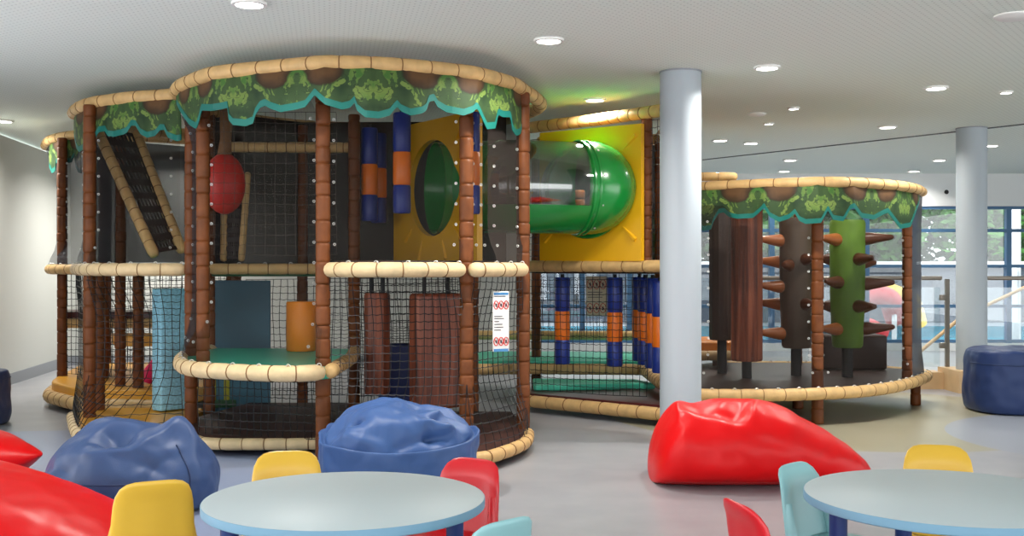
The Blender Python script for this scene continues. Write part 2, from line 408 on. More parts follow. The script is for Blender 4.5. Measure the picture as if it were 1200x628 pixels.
# ------------------------------------------------------------------ padded parts
def post(parent, xy, z0, z1, r=.049, m=None, name='post'):
    b=MB(); prof=[]; z=z0; first=True
    prof.append((r*.8,z0))
    while z<z1-.02:
        L=R.choice([.09,.11,.13,.15,.17]); e=min(z1,z+L)
        if z1-e<.05: e=z1
        k=r*R.uniform(.96,1.04)
        prof += [(k*.98,z+.005),(k*1.01,z+.02),(k,(z+e)/2),(k*1.01,e-.02),(k*.98,e-.005),(k*.86,e-.001),(k*.86,e+.001)]
        z=e
    b.lathe(prof,(xy[0],xy[1],0),n=14)
    return b.build(name,m or M['post'],parent,angle=60)
def rail(parent, path, r=.05, m=None, closed=False, name='padded_rail', pitch=.16, hooks=0):
    P=resample(path,.02,closed); L=0; rr=[]; nxt=.08
    ph=R.uniform(0,pitch)
    per=[]
    for i,p in enumerate(P):
        s=(i*.02+ph)%pitch; d=min(s,pitch-s)
        rr.append(r*(1-.10*math.exp(-(d/.011)**2)))
    b=MB(); b.tube(P,rr,n=12,closed=closed,rnd=not closed)
    for i in range(2,len(P)-2):
        s=(i*.02+ph)%pitch
        if s<.02:
            q=P[i]-(P[i+1]-P[i]).normalized()*s; t=(P[i+1]-P[i-1]).normalized(); w=t.cross(V((0,0,1))).normalized(); u=w.cross(t)
            if abs(t.z)<.9: b.tube([q+(w*math.cos(k*PI/6)+u*math.sin(k*PI/6))*r*.925 for k in range(12)],.0045,n=4,closed=True,mi=2)
    if hooks:
        for q in resample(path,hooks,closed)[1:]:
            u=V((-q.x,-q.y,0)).normalized()
            c=q+V((0,0,r*.9))+u*r*.4
            b.tube([c+V((math.cos(a)*.014,0,math.sin(a)*.014)) for a in [k*PI/4 for k in range(8)]],.0035,n=4,closed=True,mi=1)
    return b.build(name,[m or M['rail'],M['eye'],M['strapline']],parent,angle=50)
def pfn(P):
    L=arclen(P); T=L[-1]
    def f(s):
        d=max(0,min(1,s))*T
        for i in range(len(L)-1):
            if d<=L[i+1] or i==len(L)-2:
                return P[i].lerp(P[i+1],min(1,(d-L[i])/max(1e-9,L[i+1]-L[i])))
    return f
def surf(top, bot, a, c, zone=.22):
    """cloth stretched post a -> post c, flaring to the rails at top and bottom"""
    ft,fb=pfn(top),pfn(bot)
    def f(s,t):
        pt,pb=ft(s),fb(s); z=pb.z+(pt.z-pb.z)*t
        m=V((a[0]+(c[0]-a[0])*s,a[1]+(c[1]-a[1])*s,z))
        wt=sm((t-1+zone)/zone)**1.5; wb=sm((zone-t)/zone)**1.5
        q=m.lerp(V((pt.x,pt.y,z)),wt).lerp(V((pb.x,pb.y,z)),wb); return q
    return f
def screen(parent, f, m=None, eyes=True, nu=16, nv=16, name='mesh_screen', h=None):
    b=MB(); b.grid(f,nu,nv)
    if eyes:
        W=(f(1,.5)-f(0,.5)).length; hh=(f(.5,1)-f(.5,0)).length
        n=int(hh/.135)
        for s in (.072/W,1-.072/W):
            for k in range(1,n):
                c=f(s,k/n); u=V((-c.x,-c.y,0)).normalized()
                e=c+u*.012; w=V((u.y,-u.x,0))
                b.tube([e+w*(math.cos(q)*.008)+V((0,0,math.sin(q)*.008)) for q in [j*PI/3 for j in range(6)]],.0034,n=4,closed=True,mi=1)
    return b.build(name,[m or M['scr'],M['eye']],parent)
def net(parent, f, pitch=.055, r=.0034, name='climbing_net', seg=14, m=None):
    b=MB(); W=(f(1,.5)-f(0,.5)).length; hh=(f(.5,1)-f(.5,0)).length
    nu,nv=max(3,int(W/pitch)),max(3,int(hh/pitch))
    for i in range(nu+1):
        s=i/nu; b.tube([f(s+.004*math.sin(9*t+i),t) for t in [k/seg for k in range(seg+1)]],r,n=3,cap=False)
    for j in range(nv+1):
        t0=j/nv
        P=[]
        for k in range(nu*2+1):
            s=k/(nu*2); sag=.0 if k%2==0 else -.006
            q=f(s,t0); q.z+=sag*(1 if 0<j<nv else 0)+.004*math.sin(s*7+j); P.append(q)
        b.tube(P,r,n=3,cap=False)
    return b.build(name,m or M['net'],parent)
def deck(parent, poly, z0, z1, m, name='deck'):
    b=MB(); b.prism([(p[0],p[1]) for p in poly],z0,z1); o=b.build(name,m,parent,smooth=False)
    md=o.modifiers.new('soft edge','BEVEL'); md.width=.015; md.segments=2; md.limit_method='ANGLE'
    return o
def valance(parent, ring, bot, z, drop=.012, flare=.03, hem=.042):
    """ring: fn px->Y of the top rail; bot: list of (px,py) along the scalloped edge"""
    xs=[bot[0][0]+(bot[-1][0]-bot[0][0])*i/260 for i in range(261)]
    b=MB(); hm=MB(); pts=[]; s=0; prev=None; uv=[]
    top=[];low=[];mid=[]
    for k,x in enumerate(xs):
        Y=interp(ring,x)-.035; y=interp(bot,x)
        t=V((xat(x,Y),Y,z-drop))
        fo=.02+.012*math.sin(k*.18)
        Yl=Y-fo; zl=H-(y-HY)/F*Yl
        l=V((xat(x,Yl),Yl,zl))
        top.append(t); low.append(l)
        if prev is not None: s+=(V((t.x,t.y,0))-V((prev.x,prev.y,0))).length
        prev=t; pts.append(s)
    NV=8
    vs=[];uvs=[]
    for j in range(NV+1):
        for i in range(len(xs)):
            t=j/NV; p=top[i].lerp(low[i],t)
            u=V((p.x,p.y-1,0)).normalized()
            p=p-V((0,1,0))*.012*math.sin(t*PI)
            vs.append(p); uvs.append((pts[i],p.z-z))
    W=len(xs); fs=[(j*W+i,(j+1)*W+i,(j+1)*W+i+1,j*W+i+1) for j in range(NV) for i in range(W-1)]
    b.add(vs,fs); o=b.build('leaf_valance',M['leaf'],parent,uv=uvs)
    md=o.modifiers.new('cloth','SOLIDIFY'); md.thickness=.004
    # teal hem follows the lower edge with constant width
    vs=[low[i]+V((0,-.006,-.003)) for i in range(W)]+[low[i].lerp(top[i],min(.5,hem/max(.01,(top[i]-low[i]).length)))+V((0,-.012,0)) for i in range(W)]
    hm.add(vs,[(i,i+1,W+i+1,W+i) for i in range(W-1)]); q=hm.build('hem',M['teal'],o,smooth=False)
    q.matrix_parent_inverse=Matrix.Identity(4)
    if o.parent: q.matrix_parent_inverse=(Matrix.Translation(o.parent.location)@o.matrix_parent_inverse).inverted()
    md=q.modifiers.new('cloth','SOLIDIFY'); md.thickness=.004
    return o

ZT=2.62
def ringfn(pts,z): return [(x,(H-z)*F/(y-HY)) for x,y in pts]
def ringpath(tab,z,n=6): return catmull([V((xat(x,Y),Y,z)) for x,Y in tab],n)

# ------------------------------------------------------------------ MAIN TOWER
tw=thing('play_tower','tallest jungle play tower with teal balcony deck, right behind the two blue bean bags','play tower',(-1.15,8.4,0))
mt=ringfn([(206,108),(210,102),(220,97),(250,86.5),(300,81),(350,76.5),(380,74),(430,75),(480,78),(530,83),(560,87),(600,98),(612,105)],ZT)
mtp=ringpath(mt,ZT)
back=[V((.22,9.0,ZT)),V((-.3,10.0,ZT)),V((-1.2,10.3,ZT)),V((-2.1,10.0,ZT)),V((-2.6,9.0,ZT))]
ring=mtp+catmull([mtp[-1]]+back+[mtp[0]],8)[1:-1]
rail(tw,ring,.052,M['rail'],closed=True,name='top_rail',pitch=.2)
P1=(xat(238,7.8),7.8); P1b=(xat(224,8.3),8.3); P2=(xat(378.5,7.42),7.42); P3=(xat(546.5,7.55),7.55); P4=(xat(613,8.05),8.05); P5=(xat(415,9.2),9.2)
B=[(-.35,9.85),(-1.9,9.9),(-2.55,9.2),(.1,9.1)]
post(tw,P1,.60,ZT-.03); post(tw,P1b,0,ZT-.03); post(tw,P2,0,ZT-.03,.051); post(tw,P3,0,ZT-.03); post(tw,P4,0,ZT-.03); post(tw,P5,0,ZT-.03)
for q in B: post(tw,q,0,ZT-.03)
bal=ringfn([(212,427),(217,430),(228,432.5),(250,434.5),(300,437),(340,438),(374,436.5)],.61)
balp=ringpath(bal,.61); side=catmull([balp[-1]+V((.06,.08,0)),V((-1.22,7.7,.61)),V((-1.23,8.3,.61)),V((-1.30,9.0,.61))],6)
lefts=catmull([V((-2.5,9.1,.61)),V((-2.52,8.4,.61)),balp[0]],5)
rail(tw,lefts+balp[1:],.055,M['rail_p'],name='balcony_rail',hooks=.21); rail(tw,side,.05,M['rail'],name='balcony_rail')
deck(tw,[(p.x,p.y) for p in lefts]+[(p.x,p.y) for p in balp[1:]]+[(p.x,p.y) for p in side],.56,.635,M['tealdeck'])
# mid rails
zm=1.288
mid1=catmull([V((P2[0]+.05,P2[1]-.02,zm)),V((xat(420,7.2),7.2,zm)),V((xat(480,7.18),7.18,zm)),V((xat(538,7.45),7.45,zm))],6)
mid2=catmull([V((xat(556,7.5),7.5,zm)),V((xat(585,7.62),7.62,zm)),V((xat(612,7.92),7.92,zm))],6)
rail(tw,mid1,.051,M['rail_p'],hooks=.2); rail(tw,mid2,.051,M['rail_p'],hooks=.2)
midb=[V((-2.45,8.95,1.292)),V((-1.42,9.1,1.292))]; rail(tw,midb,.045,M['rail'],hooks=.2)
deck(tw,[(P2[0]+.06,P2[1]+.08),(-.75,7.38),(P3[0]-.03,P3[1]+.06),(-.05,7.98),(.02,9.0),(-.4,9.8),(-1.18,9.75),(-1.25,8.6)],1.235,1.352,M['dbrown'])
deck(tw,[(-2.48,9.0),(-1.3,9.15),(-1.3,9.85),(-1.95,9.9),(-2.5,9.2)],1.23,1.30,M['dgreen'])
# bottom rails
bot1=catmull([V((-2.35,7.95,.085)),atz(240,519,.085),atz(300,520.5,.085),atz(372,520,.085)],6)
rail(tw,bot1,.042,M['rail_p'],pitch=.15)
bot2=catmull([atz(383,522,.085),V((xat(440,7.0),7.0,.085)),V((xat(500,6.85),6.85,.085)),atz(563,537,.085),atz(590,530,.085),atz(608,523,.085),atz(617,517,.085),V((.12,8.0,.085))],6)
rail(tw,bot2,.044,M['rail'])
deck(tw,[(p.x,p.y+.02) for p in bot1]+[(-1.2,8.4),(-1.2,9.55),(-2.3,9.55),(-2.5,8.6)],.06,.125,M['browndeck'])
deck(tw,[(p.x-.0,p.y+.03) for p in bot2]+[(0,9.0),(-1.1,9.0),(-1.18,7.6)],.05,.12,M['browndeck'])
# upper cloths
def seg(path,pa,pb,n=14):
    """slice of a path nearest to two plan points"""
    d=lambda p,q:(p.x-q[0])**2+(p.y-q[1])**2
    i=min(range(len(path)),key=lambda k:d(path[k],pa)); j=min(range(len(path)),key=lambda k:d(path[k],pb))
    return path[i:j+1] if i<j else (path[i:]+path[:j+1])
up=.03
def lowered(P,dz): return [p+V((0,0,dz)) for p in P]
f=surf(lowered(seg(mtp,P1,P2),-.03),lowered(seg(balp,P1,P2),.03),P1,P2); screen(tw,f)
f2=surf(lowered(seg(mtp,mtp[0],P1),-.03),lowered(seg(lefts+balp[1:],(-2.5,8.3),P1),.03),P1b,P1); screen(tw,f2,M['scr2'])
f3=surf(lowered(seg(mtp,P2,P3),-.03),lowered(mid1,.03),P2,P3); screen(tw,f3)
f4=surf(lowered(seg(mtp,P3,mtp[-1]),-.03),lowered(mid2,.03),P3,P4); screen(tw,lambda s,t: f4(s*.36,t)); screen(tw,lambda s,t: f4(.36+s*.64,t),M['scrd'])
def flat(a,c,z0,z1):
    return lambda s,t: V((a[0]+(c[0]-a[0])*s,a[1]+(c[1]-a[1])*s,z0+(z1-z0)*t))
for a,c in ((B[2],(-2.5,9.0)),(B[2],B[1]),(B[1],B[0]),(B[0],(B[3][0]-.15,9.5))): screen(tw,flat(a,c,1.32,2.62),M['dense'],eyes=False)  # near-opaque backs make the upper interior dark
# nets
n1=surf(lowered(mid1,-.03),lowered(seg(bot2,P2,(xat(545,6.9),6.9)),.03),P2,P3,.45); net(tw,n1)
n2=surf(lowered(mid2,-.03),lowered(seg(bot2,(xat(556,6.95),6.95),(.12,8.0)),.03),P3,P4,.45); net(tw,n2)
n3=flat((xat(232,7.75),7.75),(P2[0]-.04,7.5),.12,.57); net(tw,n3)
net(tw,flat((-2.36,8.35),(-1.36,8.45),1.40,2.5),.075,.0022,m=M['net_lit'])
net(tw,flat((-2.4,9.85),(-.5,9.9),.15,1.2),.06); net(tw,flat((P5[0],P5[1]),B[0],.15,1.22),.06)
rail(tw,[V((-2.4,9.3,2.33)),V((-1.4,9.35,2.33))],.045)
bv=[(207,122),(214,135),(222,146),(230,151),(234,140),(236,129),(247,129.6),(258,128),(267,126),(268,140),(273,146),(288,147.5),(297,144),(299,135),(305,126),(311,123.5),(317,127),(329,131),(347,128),(358,125),(365,116),(369,111),(374,116),(381,122),(401,128),(410,126),(416,120),(418,129),(428,137),(444,138.5),(457,135),(462.5,128),(466,125),(470,130),(481.5,135),(495,132.5),(500,129),(503,119),(509,117.5),(513,125),(523,131),(543.5,135),(555,131),(558,127),(561,129),(567,142.5),(571,151),(581,150),(584,134),(590,137),(599,137),(600,151),(605,159),(610,157),(615,140)]
valance(tw,mt,bv,ZT)

# ------------------------------------------------------------------ LEFT TOWER
lt=thing('play_tower','jungle play tower with a sloping ladder ramp inside, joined left of the tallest tower','play tower',(-3.0,9.2,0))
lr=ringfn([(86,133),(90,128),(98,124),(112,120),(126,118),(150,115),(180,113),(208,111)],ZT)
lrp=ringpath(lr,ZT)
rail(lt,catmull([V((-2.9,10.9,ZT)),V((-3.6,10.4,ZT)),lrp[0]],6)[:-1]+lrp,.052,M['rail'],name='top_rail',pitch=.2)
L1=(xat(105,8.65),8.65); L2=(xat(162,9.75),9.75); L3=(-2.62,8.62); L4=(-3.55,9.9); L5=(xat(122,10.6),10.6); L6=(-2.7,10.7)
post(lt,L1,0,ZT-.03); post(lt,L4,0,ZT-.03); post(lt,L6,0,ZT-.03); post(lt,(xat(116,9.1),9.1),0,1.25)
lmid=catmull([V((xat(89,9.3),9.3,zm)),V((xat(96,8.7),8.7,zm)),V((xat(120,8.4),8.4,zm)),V((xat(165,8.3),8.3,zm)),V((xat(213,8.35),8.35,zm))],6)
rail(lt,lmid,.05,M['rail_p'],hooks=.2)
lbot=catmull([V((xat(85,8.9),8.9,.085)),atz(91,508,.085),atz(105,514,.085),V((xat(150,7.85),7.85,.085)),V((xat(215,7.95),7.95,.085))],6)
rail(lt,lbot,.048,M['rail_p'])
deck(lt,[(p.x,p.y+.06) for p in lmid]+[(-2.55,9.9),(-3.6,9.9)],1.24,1.33,M['tealdeck'])
deck(lt,[(p.x,p.y+.04) for p in lbot]+[(-2.6,9.2),(-3.4,9.25)],.05,.12,M['yellowdeck'])
f=surf(lowered(seg(lrp,L1,lrp[-1]),-.03),lowered(seg(lmid,L1,lmid[-1]),.03),L1,L3); screen(lt,f,M['scr'])
f=surf(lowered(seg(lrp,lrp[0],L1),-.03),lowered(seg(lmid,lmid[0],L1),.03),(xat(97,9.6),9.6),L1); screen(lt,f,M['scr2'])
screen(lt,flat(L4,L6,1.35,2.45),M['denseg'],eyes=False); screen(lt,flat((xat(97,9.6),9.6),L4,1.35,2.6),M['denseg'],eyes=False); screen(lt,flat(L6,(-2.66,9.6),1.35,2.3),M['denseg'],eyes=False)  # near-opaque grey backs put the interior shade behind the ramp
f=surf(lowered(seg(lmid,L1,lmid[-1]),-.03),lowered(seg(lbot,L1,lbot[-1]),.03),L1,L3,.4); net(lt,f,.058)
f=surf(lowered(seg(lmid,lmid[0],L1),-.03),lowered(seg(lbot,lbot[0],(L1[0],8.0)),.03),(xat(92,9.2),9.2),L1,.4); net(lt,f,.058)
bv=[(87,160),(90,174),(93,178),(98,174.5),(107,173.6),(111,163),(116,154.5),(123,153.5),(126.5,159),(134,160),(145.6,157),(149,155),(154,147),(159,147),(165,157),(172.5,161),(182,159),(188,152),(192.6,152),(197,161),(207,165),(213,164)]
valance(lt,lr,bv,ZT)
# upper steps at the back of this tower
for (z,m,d) in ((.83,M['maroon'],0),):
    rail(lt,[V((xat(75,10.9),10.9,.75)),V((xat(215,10.9),10.9,.75))],.05)
    deck(lt,[(xat(75,11),10.97),(xat(215,11),10.97),(xat(215,11.6),11.6),(xat(75,11.6),11.6)],.78,.86,M['maroon'])
deck(lt,[(xat(140,10.4),10.3),(xat(215,10.4),10.3),(xat(215,10.8),10.75),(xat(132,10.8),10.75)],.56,.66,M['yellowdeck'],name='step')

# ------------------------------------------------------------------ REAR TOWER
rt=thing('play_tower','rear jungle play tower beside the pale wall, ochre base pad and tan rails','play tower',(-4.2,11,0))
rr=ringfn([(53,171),(56,166),(62,163),(75,160),(92,158)],ZT); rrp=ringpath(rr,ZT)
full=rrp+catmull([rrp[-1],V((-3.4,11.2,ZT)),V((-3.1,12.0,ZT)),V((-3.7,12.8,ZT)),V((-4.6,12.7,ZT)),rrp[0]],5)[1:-1]
rail(rt,full,.05,M['rail'],closed=True,name='top_rail',pitch=.2)
Q1=(xat(73,10.85),10.85)
post(rt,Q1,0,ZT-.03); post(rt,L2,0,1.3); post(rt,(-4.6,12.4),0,ZT-.03); post(rt,(-3.2,12.4),0,ZT-.03); post(rt,L5,0,ZT-.03)
rail(rt,catmull([V((xat(58,11.2),11.2,1.287)),V((xat(64,10.75),10.75,1.287)),V((xat(90,10.5),10.5,1.287)),V((xat(110,10.5),10.5,1.287))],5),.05,M['rail'],hooks=.2)
rb=catmull([V((-4.75,11.9,.10)),atz(59,461,.10),atz(70,468,.10),atz(100,474,.10),atz(160,476,.10),atz(216,478,.10)],6)
rail(rt,rb,.062,M['rail'])
deck(rt,[(p.x,p.y+.05) for p in rb]+[(-2.7,11.6),(-3.4,12.3),(-4.4,12.4)],.10,.23,M['yellowdeck'])
deck(rt,[(Q1[0]+.05,Q1[1]),(-3.6,10.6),(-3.2,12.2),(-4.55,12.3)],1.24,1.30,M['dbrown'])
screen(rt,surf(lowered(rrp[2:],-.03),[V((xat(64,10.75),10.75,1.32)),V((xat(110,10.5),10.5,1.32))],Q1,(xat(112,10.6),10.6)),M['scr2'])
screen(rt,surf(lowered(rrp[:8],-.03),[V((xat(56,11.2),11.2,1.32)),V((xat(64,10.75),10.75,1.32))],(xat(66,11.5),11.5),Q1),M['scr2'],eyes=False)
screen(rt,flat((-4.6,12.4),(-3.2,12.4),1.3,2.58),M['scr'],eyes=False)
net(rt,flat((Q1[0],Q1[1]),(L5[0],L5[1]),.25,1.24),.06)
net(rt,flat((L5[0],L5[1]),(-2.85,10.9),.25,1.24),.06)
net(rt,flat((-4.6,12.4),(-3.2,12.4),.25,1.24),.06)
valance(rt,rr,[(58,196),(61,203),(65,200),(66,191),(75,191.5),(84,190),(87,184),(89,196),(92,202),(96,203)],ZT)

# ------------------------------------------------------------------ TUNNEL BAY
tb=thing('play_bridge','netted play bay carrying the clear tunnel, between the tallest tower and the front column','play frame',(.8,9.6,0))
t0,t1,t2,t3=V((.14,10.3,ZT)),V((.76,9.72,ZT)),V((1.23,9.18,ZT)),V((1.36,9.05,ZT))
rail(tb,[t0,t1,t2,t3,V((1.45,9.6,ZT)),V((1.5,11.2,ZT)),V((.3,11.4,ZT))],.055,M['rail'],name='top_rail',pitch=.12)
D1=(xat(758,9.32),9.32); D2=(xat(679,9.85),9.85); D3=(1.385,9.0); D4=(.25,11.3); D5=(1.5,11.1)
post(tb,D1,1.3,ZT-.03); post(tb,D2,1.3,2.0); post(tb,D3,0,ZT-.03); post(tb,D4,0,ZT-.03); post(tb,D5,0,ZT-.03);
mA,mB=V((.17,9.92,1.315)),V((1.5,8.98,1.315))
rail(tb,[mA,mB],.052,M['rail'],hooks=0,pitch=.2)
deck(tb,[(.2,10.0),(1.45,9.1),(1.6,11.0),(.3,11.2)],1.25,1.31,M['dbrown'])
b0,b1=atz(620,470,.1),V((1.48,8.75,.1)); rail(tb,[b0,b1],.055,M['rail'],pitch=.19)
deck(tb,[(b0.x,b0.y+.04),(b1.x,b1.y+.06),(1.5,10.4),(.2,10.6)],.08,.165,M['maroon'])
deck(tb,[(.2,10.05),(1.35,10.25),(1.2,10.62),(.2,10.7)],.165,.22,M['tealdeck'])
rail(tb,[V((-.55,10.75,.30)),V((.15,10.85,.30)),V((1.3,10.75,.30))],.055,M['rail'])
deck(tb,[(-.6,10.78),(.1,10.85),(1.4,10.75),(1.5,12.0),(-.6,12.1)],.30,.38,M['tealdeck'])
rail(tb,[V((-.55,11.9,.57)),V((1.5,11.8,.57))],.05,M['rail'])
rail(tb,[V((1.3,10.7,.30)),V((1.33,9.7,.28)),V((1.45,9.0,.26))],.06,M['rail'],pitch=.13)
net(tb,flat((b0.x,b0.y),(D1[0],D1[1]),.2,1.26),.062)
net(tb,flat(D1,D3,1.35,2.55),.06); net(tb,flat((.15,10.3),(.45,10.05),1.35,2.5),.06)
net(tb,flat(D4,D5,.6,1.2),.07)
screen(tb,flat(D4,D5,1.35,2.55),M['dense'],eyes=False)  # dark fill behind the bay, standing in for its shade

# ------------------------------------------------------------------ CRAWL TUNNEL
ct=thing('crawl_tunnel','clear crawl tube with glossy green elbow set in yellow square panels','tunnel',(.5,9.3,1.6))
def panel(c,d,w,z0,z1,hr,th=.05):
    """square yellow panel with a round hole (d = horizontal direction)"""
    d=V((d[0],d[1],0)).normalized(); nrm=V((d.y,-d.x,0)); zc=(z0+z1)/2; b=MB(); n=48
    def P(u,z,k): return V((c[0],c[1],0))+d*u+V((0,0,z))+nrm*k
    for k,flip in ((th/2,False),(-th/2,True)):
        vs=[];fs=[]
        for i in range(n):
            a=2*PI*i/n+PI/4; ca,sa=math.cos(a),math.sin(a)
            vs.append(P(hr*ca,c[2]+hr*sa,k))
            s=1/max(abs(ca),abs(sa)); vs.append(P(w/2*ca*s, zc+(z1-z0)/2*sa*s,k))
        for i in range(n):
            j=(i+1)%n; q=(2*i,2*i+1,2*j+1,2*j); fs.append(tuple(reversed(q)) if flip else q)
        b.add(vs,fs)
    vs=[P(hr*math.cos(2*PI*i/n),c[2]+hr*math.sin(2*PI*i/n),k) for k in(th/2,-th/2) for i in range(n)]
    b.add(vs,[(i,(i+1)%n,n+(i+1)%n,n+i) for i in range(n)])
    q=[P(-w/2,z0,th/2),P(w/2,z0,th/2),P(w/2,z1,th/2),P(-w/2,z1,th/2),P(-w/2,z0,-th/2),P(w/2,z0,-th/2),P(w/2,z1,-th/2),P(-w/2,z1,-th/2)]
    b.add(q,[(0,4,5,1),(1,5,6,2),(2,6,7,3),(3,7,4,0)])
    # moulded sun rays in the corners
    for sx in(-1,1):
        for sz in(-1,1):
            for a in (.25,.75,1.2):
                r0=hr*1.17; r1=r0+.17
                if abs(r1*math.cos(a))>w/2-.03: continue
                p0=P(sx*r0*math.cos(a),c[2]+sz*r0*math.sin(a),th/2+.0); p1=P(sx*r1*math.cos(a),c[2]+sz*r1*math.sin(a),th/2+.0)
                if p1.z>z1-.02 or p1.z<z0+.02: continue
                b.tube([p0,p0.lerp(p1,.5),p1],[.004,.016,.022],n=6)
    return b
TZ=1.98; TR=.392
pc=V((.685,9.56,TZ)); dd=V((.79,-.61,0))
panel((pc.x,pc.y,TZ),dd,1.06,1.36,2.52,.41).build('mounting_panel',M['yellow'],ct,smooth=False)
qc=V((-.66,9.3,TZ)); qd=V((.55,-.83,0))
panel((qc.x,qc.y,TZ),qd,1.46,1.33,2.56,.41).build('mounting_panel',M['yellow'],ct,smooth=False)
n2_=V((-.61,-.79,0)); fl=V((.575,9.29,TZ)); fd=V((.94,.35,0)).normalized()
el=catmull([pc-n2_*.03,pc+n2_*.08,fl+fd*.10,fl],6)
def halftube(path,r,a0,a1,n=24,th=.008):
    b=MB(); P=[V(p) for p in path]; N=len(P); vs=[]
    for lay in (r,r-th):
        for i in range(N):
            t=(P[min(i+1,N-1)]-P[max(i-1,0)]).normalized(); w=t.cross(V((0,0,1))).normalized()
            for k in range(n+1):
                a=a0+(a1-a0)*k/n; vs.append(P[i]+w*math.cos(a)*lay+V((0,0,1))*math.sin(a)*lay)
    W=n+1; fs=[]
    for l in(0,1):
        o=l*N*W
        for i in range(N-1):
            for k in range(n):
                q=(o+i*W+k,o+(i+1)*W+k,o+(i+1)*W+k+1,o+i*W+k+1); fs.append(q if l==0 else tuple(reversed(q)))
    o=N*W
    for i in range(N-1):
        for k in(0,n): fs.append((i*W+k,(i+1)*W+k,o+(i+1)*W+k,o+i*W+k))
    for k in range(n):
        for i in(0,N-1): fs.append((i*W+k,i*W+k+1,o+i*W+k+1,o+i*W+k))
    b.add(vs,fs); return b
elb=halftube(el,TR,0,2*PI,48).build('green_elbow',M['green'],ct)
def hoop(c,t,r,rad,m,name,parent):
    t=V(t).normalized(); w=t.cross(V((0,0,1))).normalized(); b=MB()
    b.tube([V(c)+w*math.cos(2*PI*k/48)*r+V((0,0,1))*math.sin(2*PI*k/48)*r for k in range(48)],rad,n=8,closed=True); return b.build(name,m,parent)
hoop(fl+fd*.02,fd,TR,.016,M['green'],'flange',ct); hoop(fl-fd*.03,fd,TR,.016,M['green'],'flange',ct)
hoop(pc+n2_*.04,n2_,TR+.012,.022,M['green'],'flange',ct)
fw=fd.cross(V((0,0,1))).normalized()
for k in range(10):
    a=2*PI*k/10+.2; bb=MB(); c=fl+fd*.05+fw*math.cos(a)*(TR+.004)+V((0,0,1))*math.sin(a)*(TR+.004)
    bm=bmesh.new(); bmesh.ops.create_icosphere(bm,subdivisions=1,radius=.011); bmesh.ops.translate(bm,vec=c,verts=bm.verts); bb.from_bm(bm); bb.build('bolt',M['eye'],ct)
tp=catmull([qc,V((-.42,9.36,TZ)),V((-.2,9.22,TZ)),V((.02,9.12,TZ)),V((.3,9.18,TZ)),fl-fd*.04],8)
cl=[p for p in tp if p.x>-.16]; gr=[p for p in tp if p.x<=-.05]
halftube(gr,TR,0,2*PI,48).build('green_tube',M['green'],ct)
halftube(cl,TR-.004,-.55,PI+.55,40).build('clear_tube',M['clear'],ct)
halftube(cl,TR,-PI+.45,-.45,30).build('green_trough',M['green'],ct)

# ------------------------------------------------------------------ RIGHT TOWER
kt=thing('play_tower','low jungle play tower with pegged trunks inside, right of the front column','play tower',(2.6,10,0))
ZR=2.0
kr=ringfn([(806,221),(822,219),(865,217),(900,215.5),(958,213.5),(1000,214),(1050,217.5),(1072,221),(1081,225)],ZR); krp=ringpath(kr,ZR)
full=krp+catmull([krp[-1],V((3.72,10.6,ZR)),V((3.2,11.35,ZR)),V((2.3,11.5,ZR)),V((1.7,11.0,ZR)),krp[0]],5)[1:-1]
rail(kt,full,.045,M['rail'],closed=True,name='top_rail',pitch=.2)
T1=(xat(958,9.12),9.12); T2=(xat(1063,9.95),9.95)
post(kt,T1,0,ZR-.03,.05); post(kt,T2,.26,ZR-.03,.045); post(kt,(xat(1073,10.35),10.35),0,.3,.047)
post(kt,(1.40,9.1),.26,ZR-.03); 
for q in ((2.98,11.38),(2.2,11.4)): post(kt,q,0,ZR-.03,.045)
for q in ((xat(935,10.1),10.1),(xat(868,10.3),10.3)): post(kt,q,0,.26)
kb=catmull([V((xat(808,8.95),8.95,.262)),atz(840,463,.262),atz(900,463,.262),atz(957,461.5,.262),atz(1010,458.5,.262),atz(1050,453,.262),atz(1078,445,.262),atz(1085,439,.262),V((3.85,10.9,.262)),V((3.3,11.5,.262)),V((2.2,11.6,.262))],6)
rail(kt,kb,.052,M['rail'],hooks=.18,pitch=.18)
deck(kt,[(p.x*.995,p.y+.04) for p in kb]+[(1.55,11.0)],.22,.30,M['dbrown'])
kbp=kb[:37]
f=surf(lowered(seg(krp,krp[0],T1),-.03),lowered(seg(kb,kb[0],T1),.03),(xat(820,9.2),9.2),T1); screen(kt,f,M['scr_r'])
f=surf(lowered(seg(krp,T1,T2),-.03),lowered(seg(kb,T1,T2),.03),T1,T2); screen(kt,f,M['scr_r'])
T3=(3.83,10.22); krr=seg(krp,T2,krp[-1])
f=surf(lowered(krr,-.03),lowered(seg(kb,T2,(3.93,10.35)),.03),T2,T3); screen(kt,f,M['denseg'],eyes=False)
bv=[(821,268),(824,270),(833,268.5),(836,259.6),(842,249.6),(848,248.5),(854,254),(864,256),(882,255),(888.5,249.6),(895,243),(902,254),(913,259.6),(924,256),(931,249.6),(936.5,258.5),(944,262),(962,260.7),(970,246),(976,257),(988,259),(996,245),(1001,243),(1009.5,254.7),(1024,257),(1034.6,251),(1040.5,248.7),(1045,254.7),(1055,267.8),(1067,265.5),(1072,252),(1077,238)]
valance(kt,kr,bv,ZR,hem=.036)
# lower platform and higher rail seen past the column
rail(kt,[V((xat(800,11.6),11.6,2.27)),V((xat(860,11.6),11.6,2.27))],.048)
post(kt,(xat(812,11.65),11.65),0,2.25,.045)
deck(kt,[(xat(800,10.9),10.9),(xat(858,10.9),10.9),(xat(856,11.8),11.8),(xat(800,11.8),11.8)],.46,.56,M['orangefoam'],name='bench_pad')
rail(kt,[V((xat(800,10.85),10.85,.43)),V((xat(858,10.85),10.85,.43))],.05)
post(kt,(xat(840,11.2),11.2),0,.46,.045)
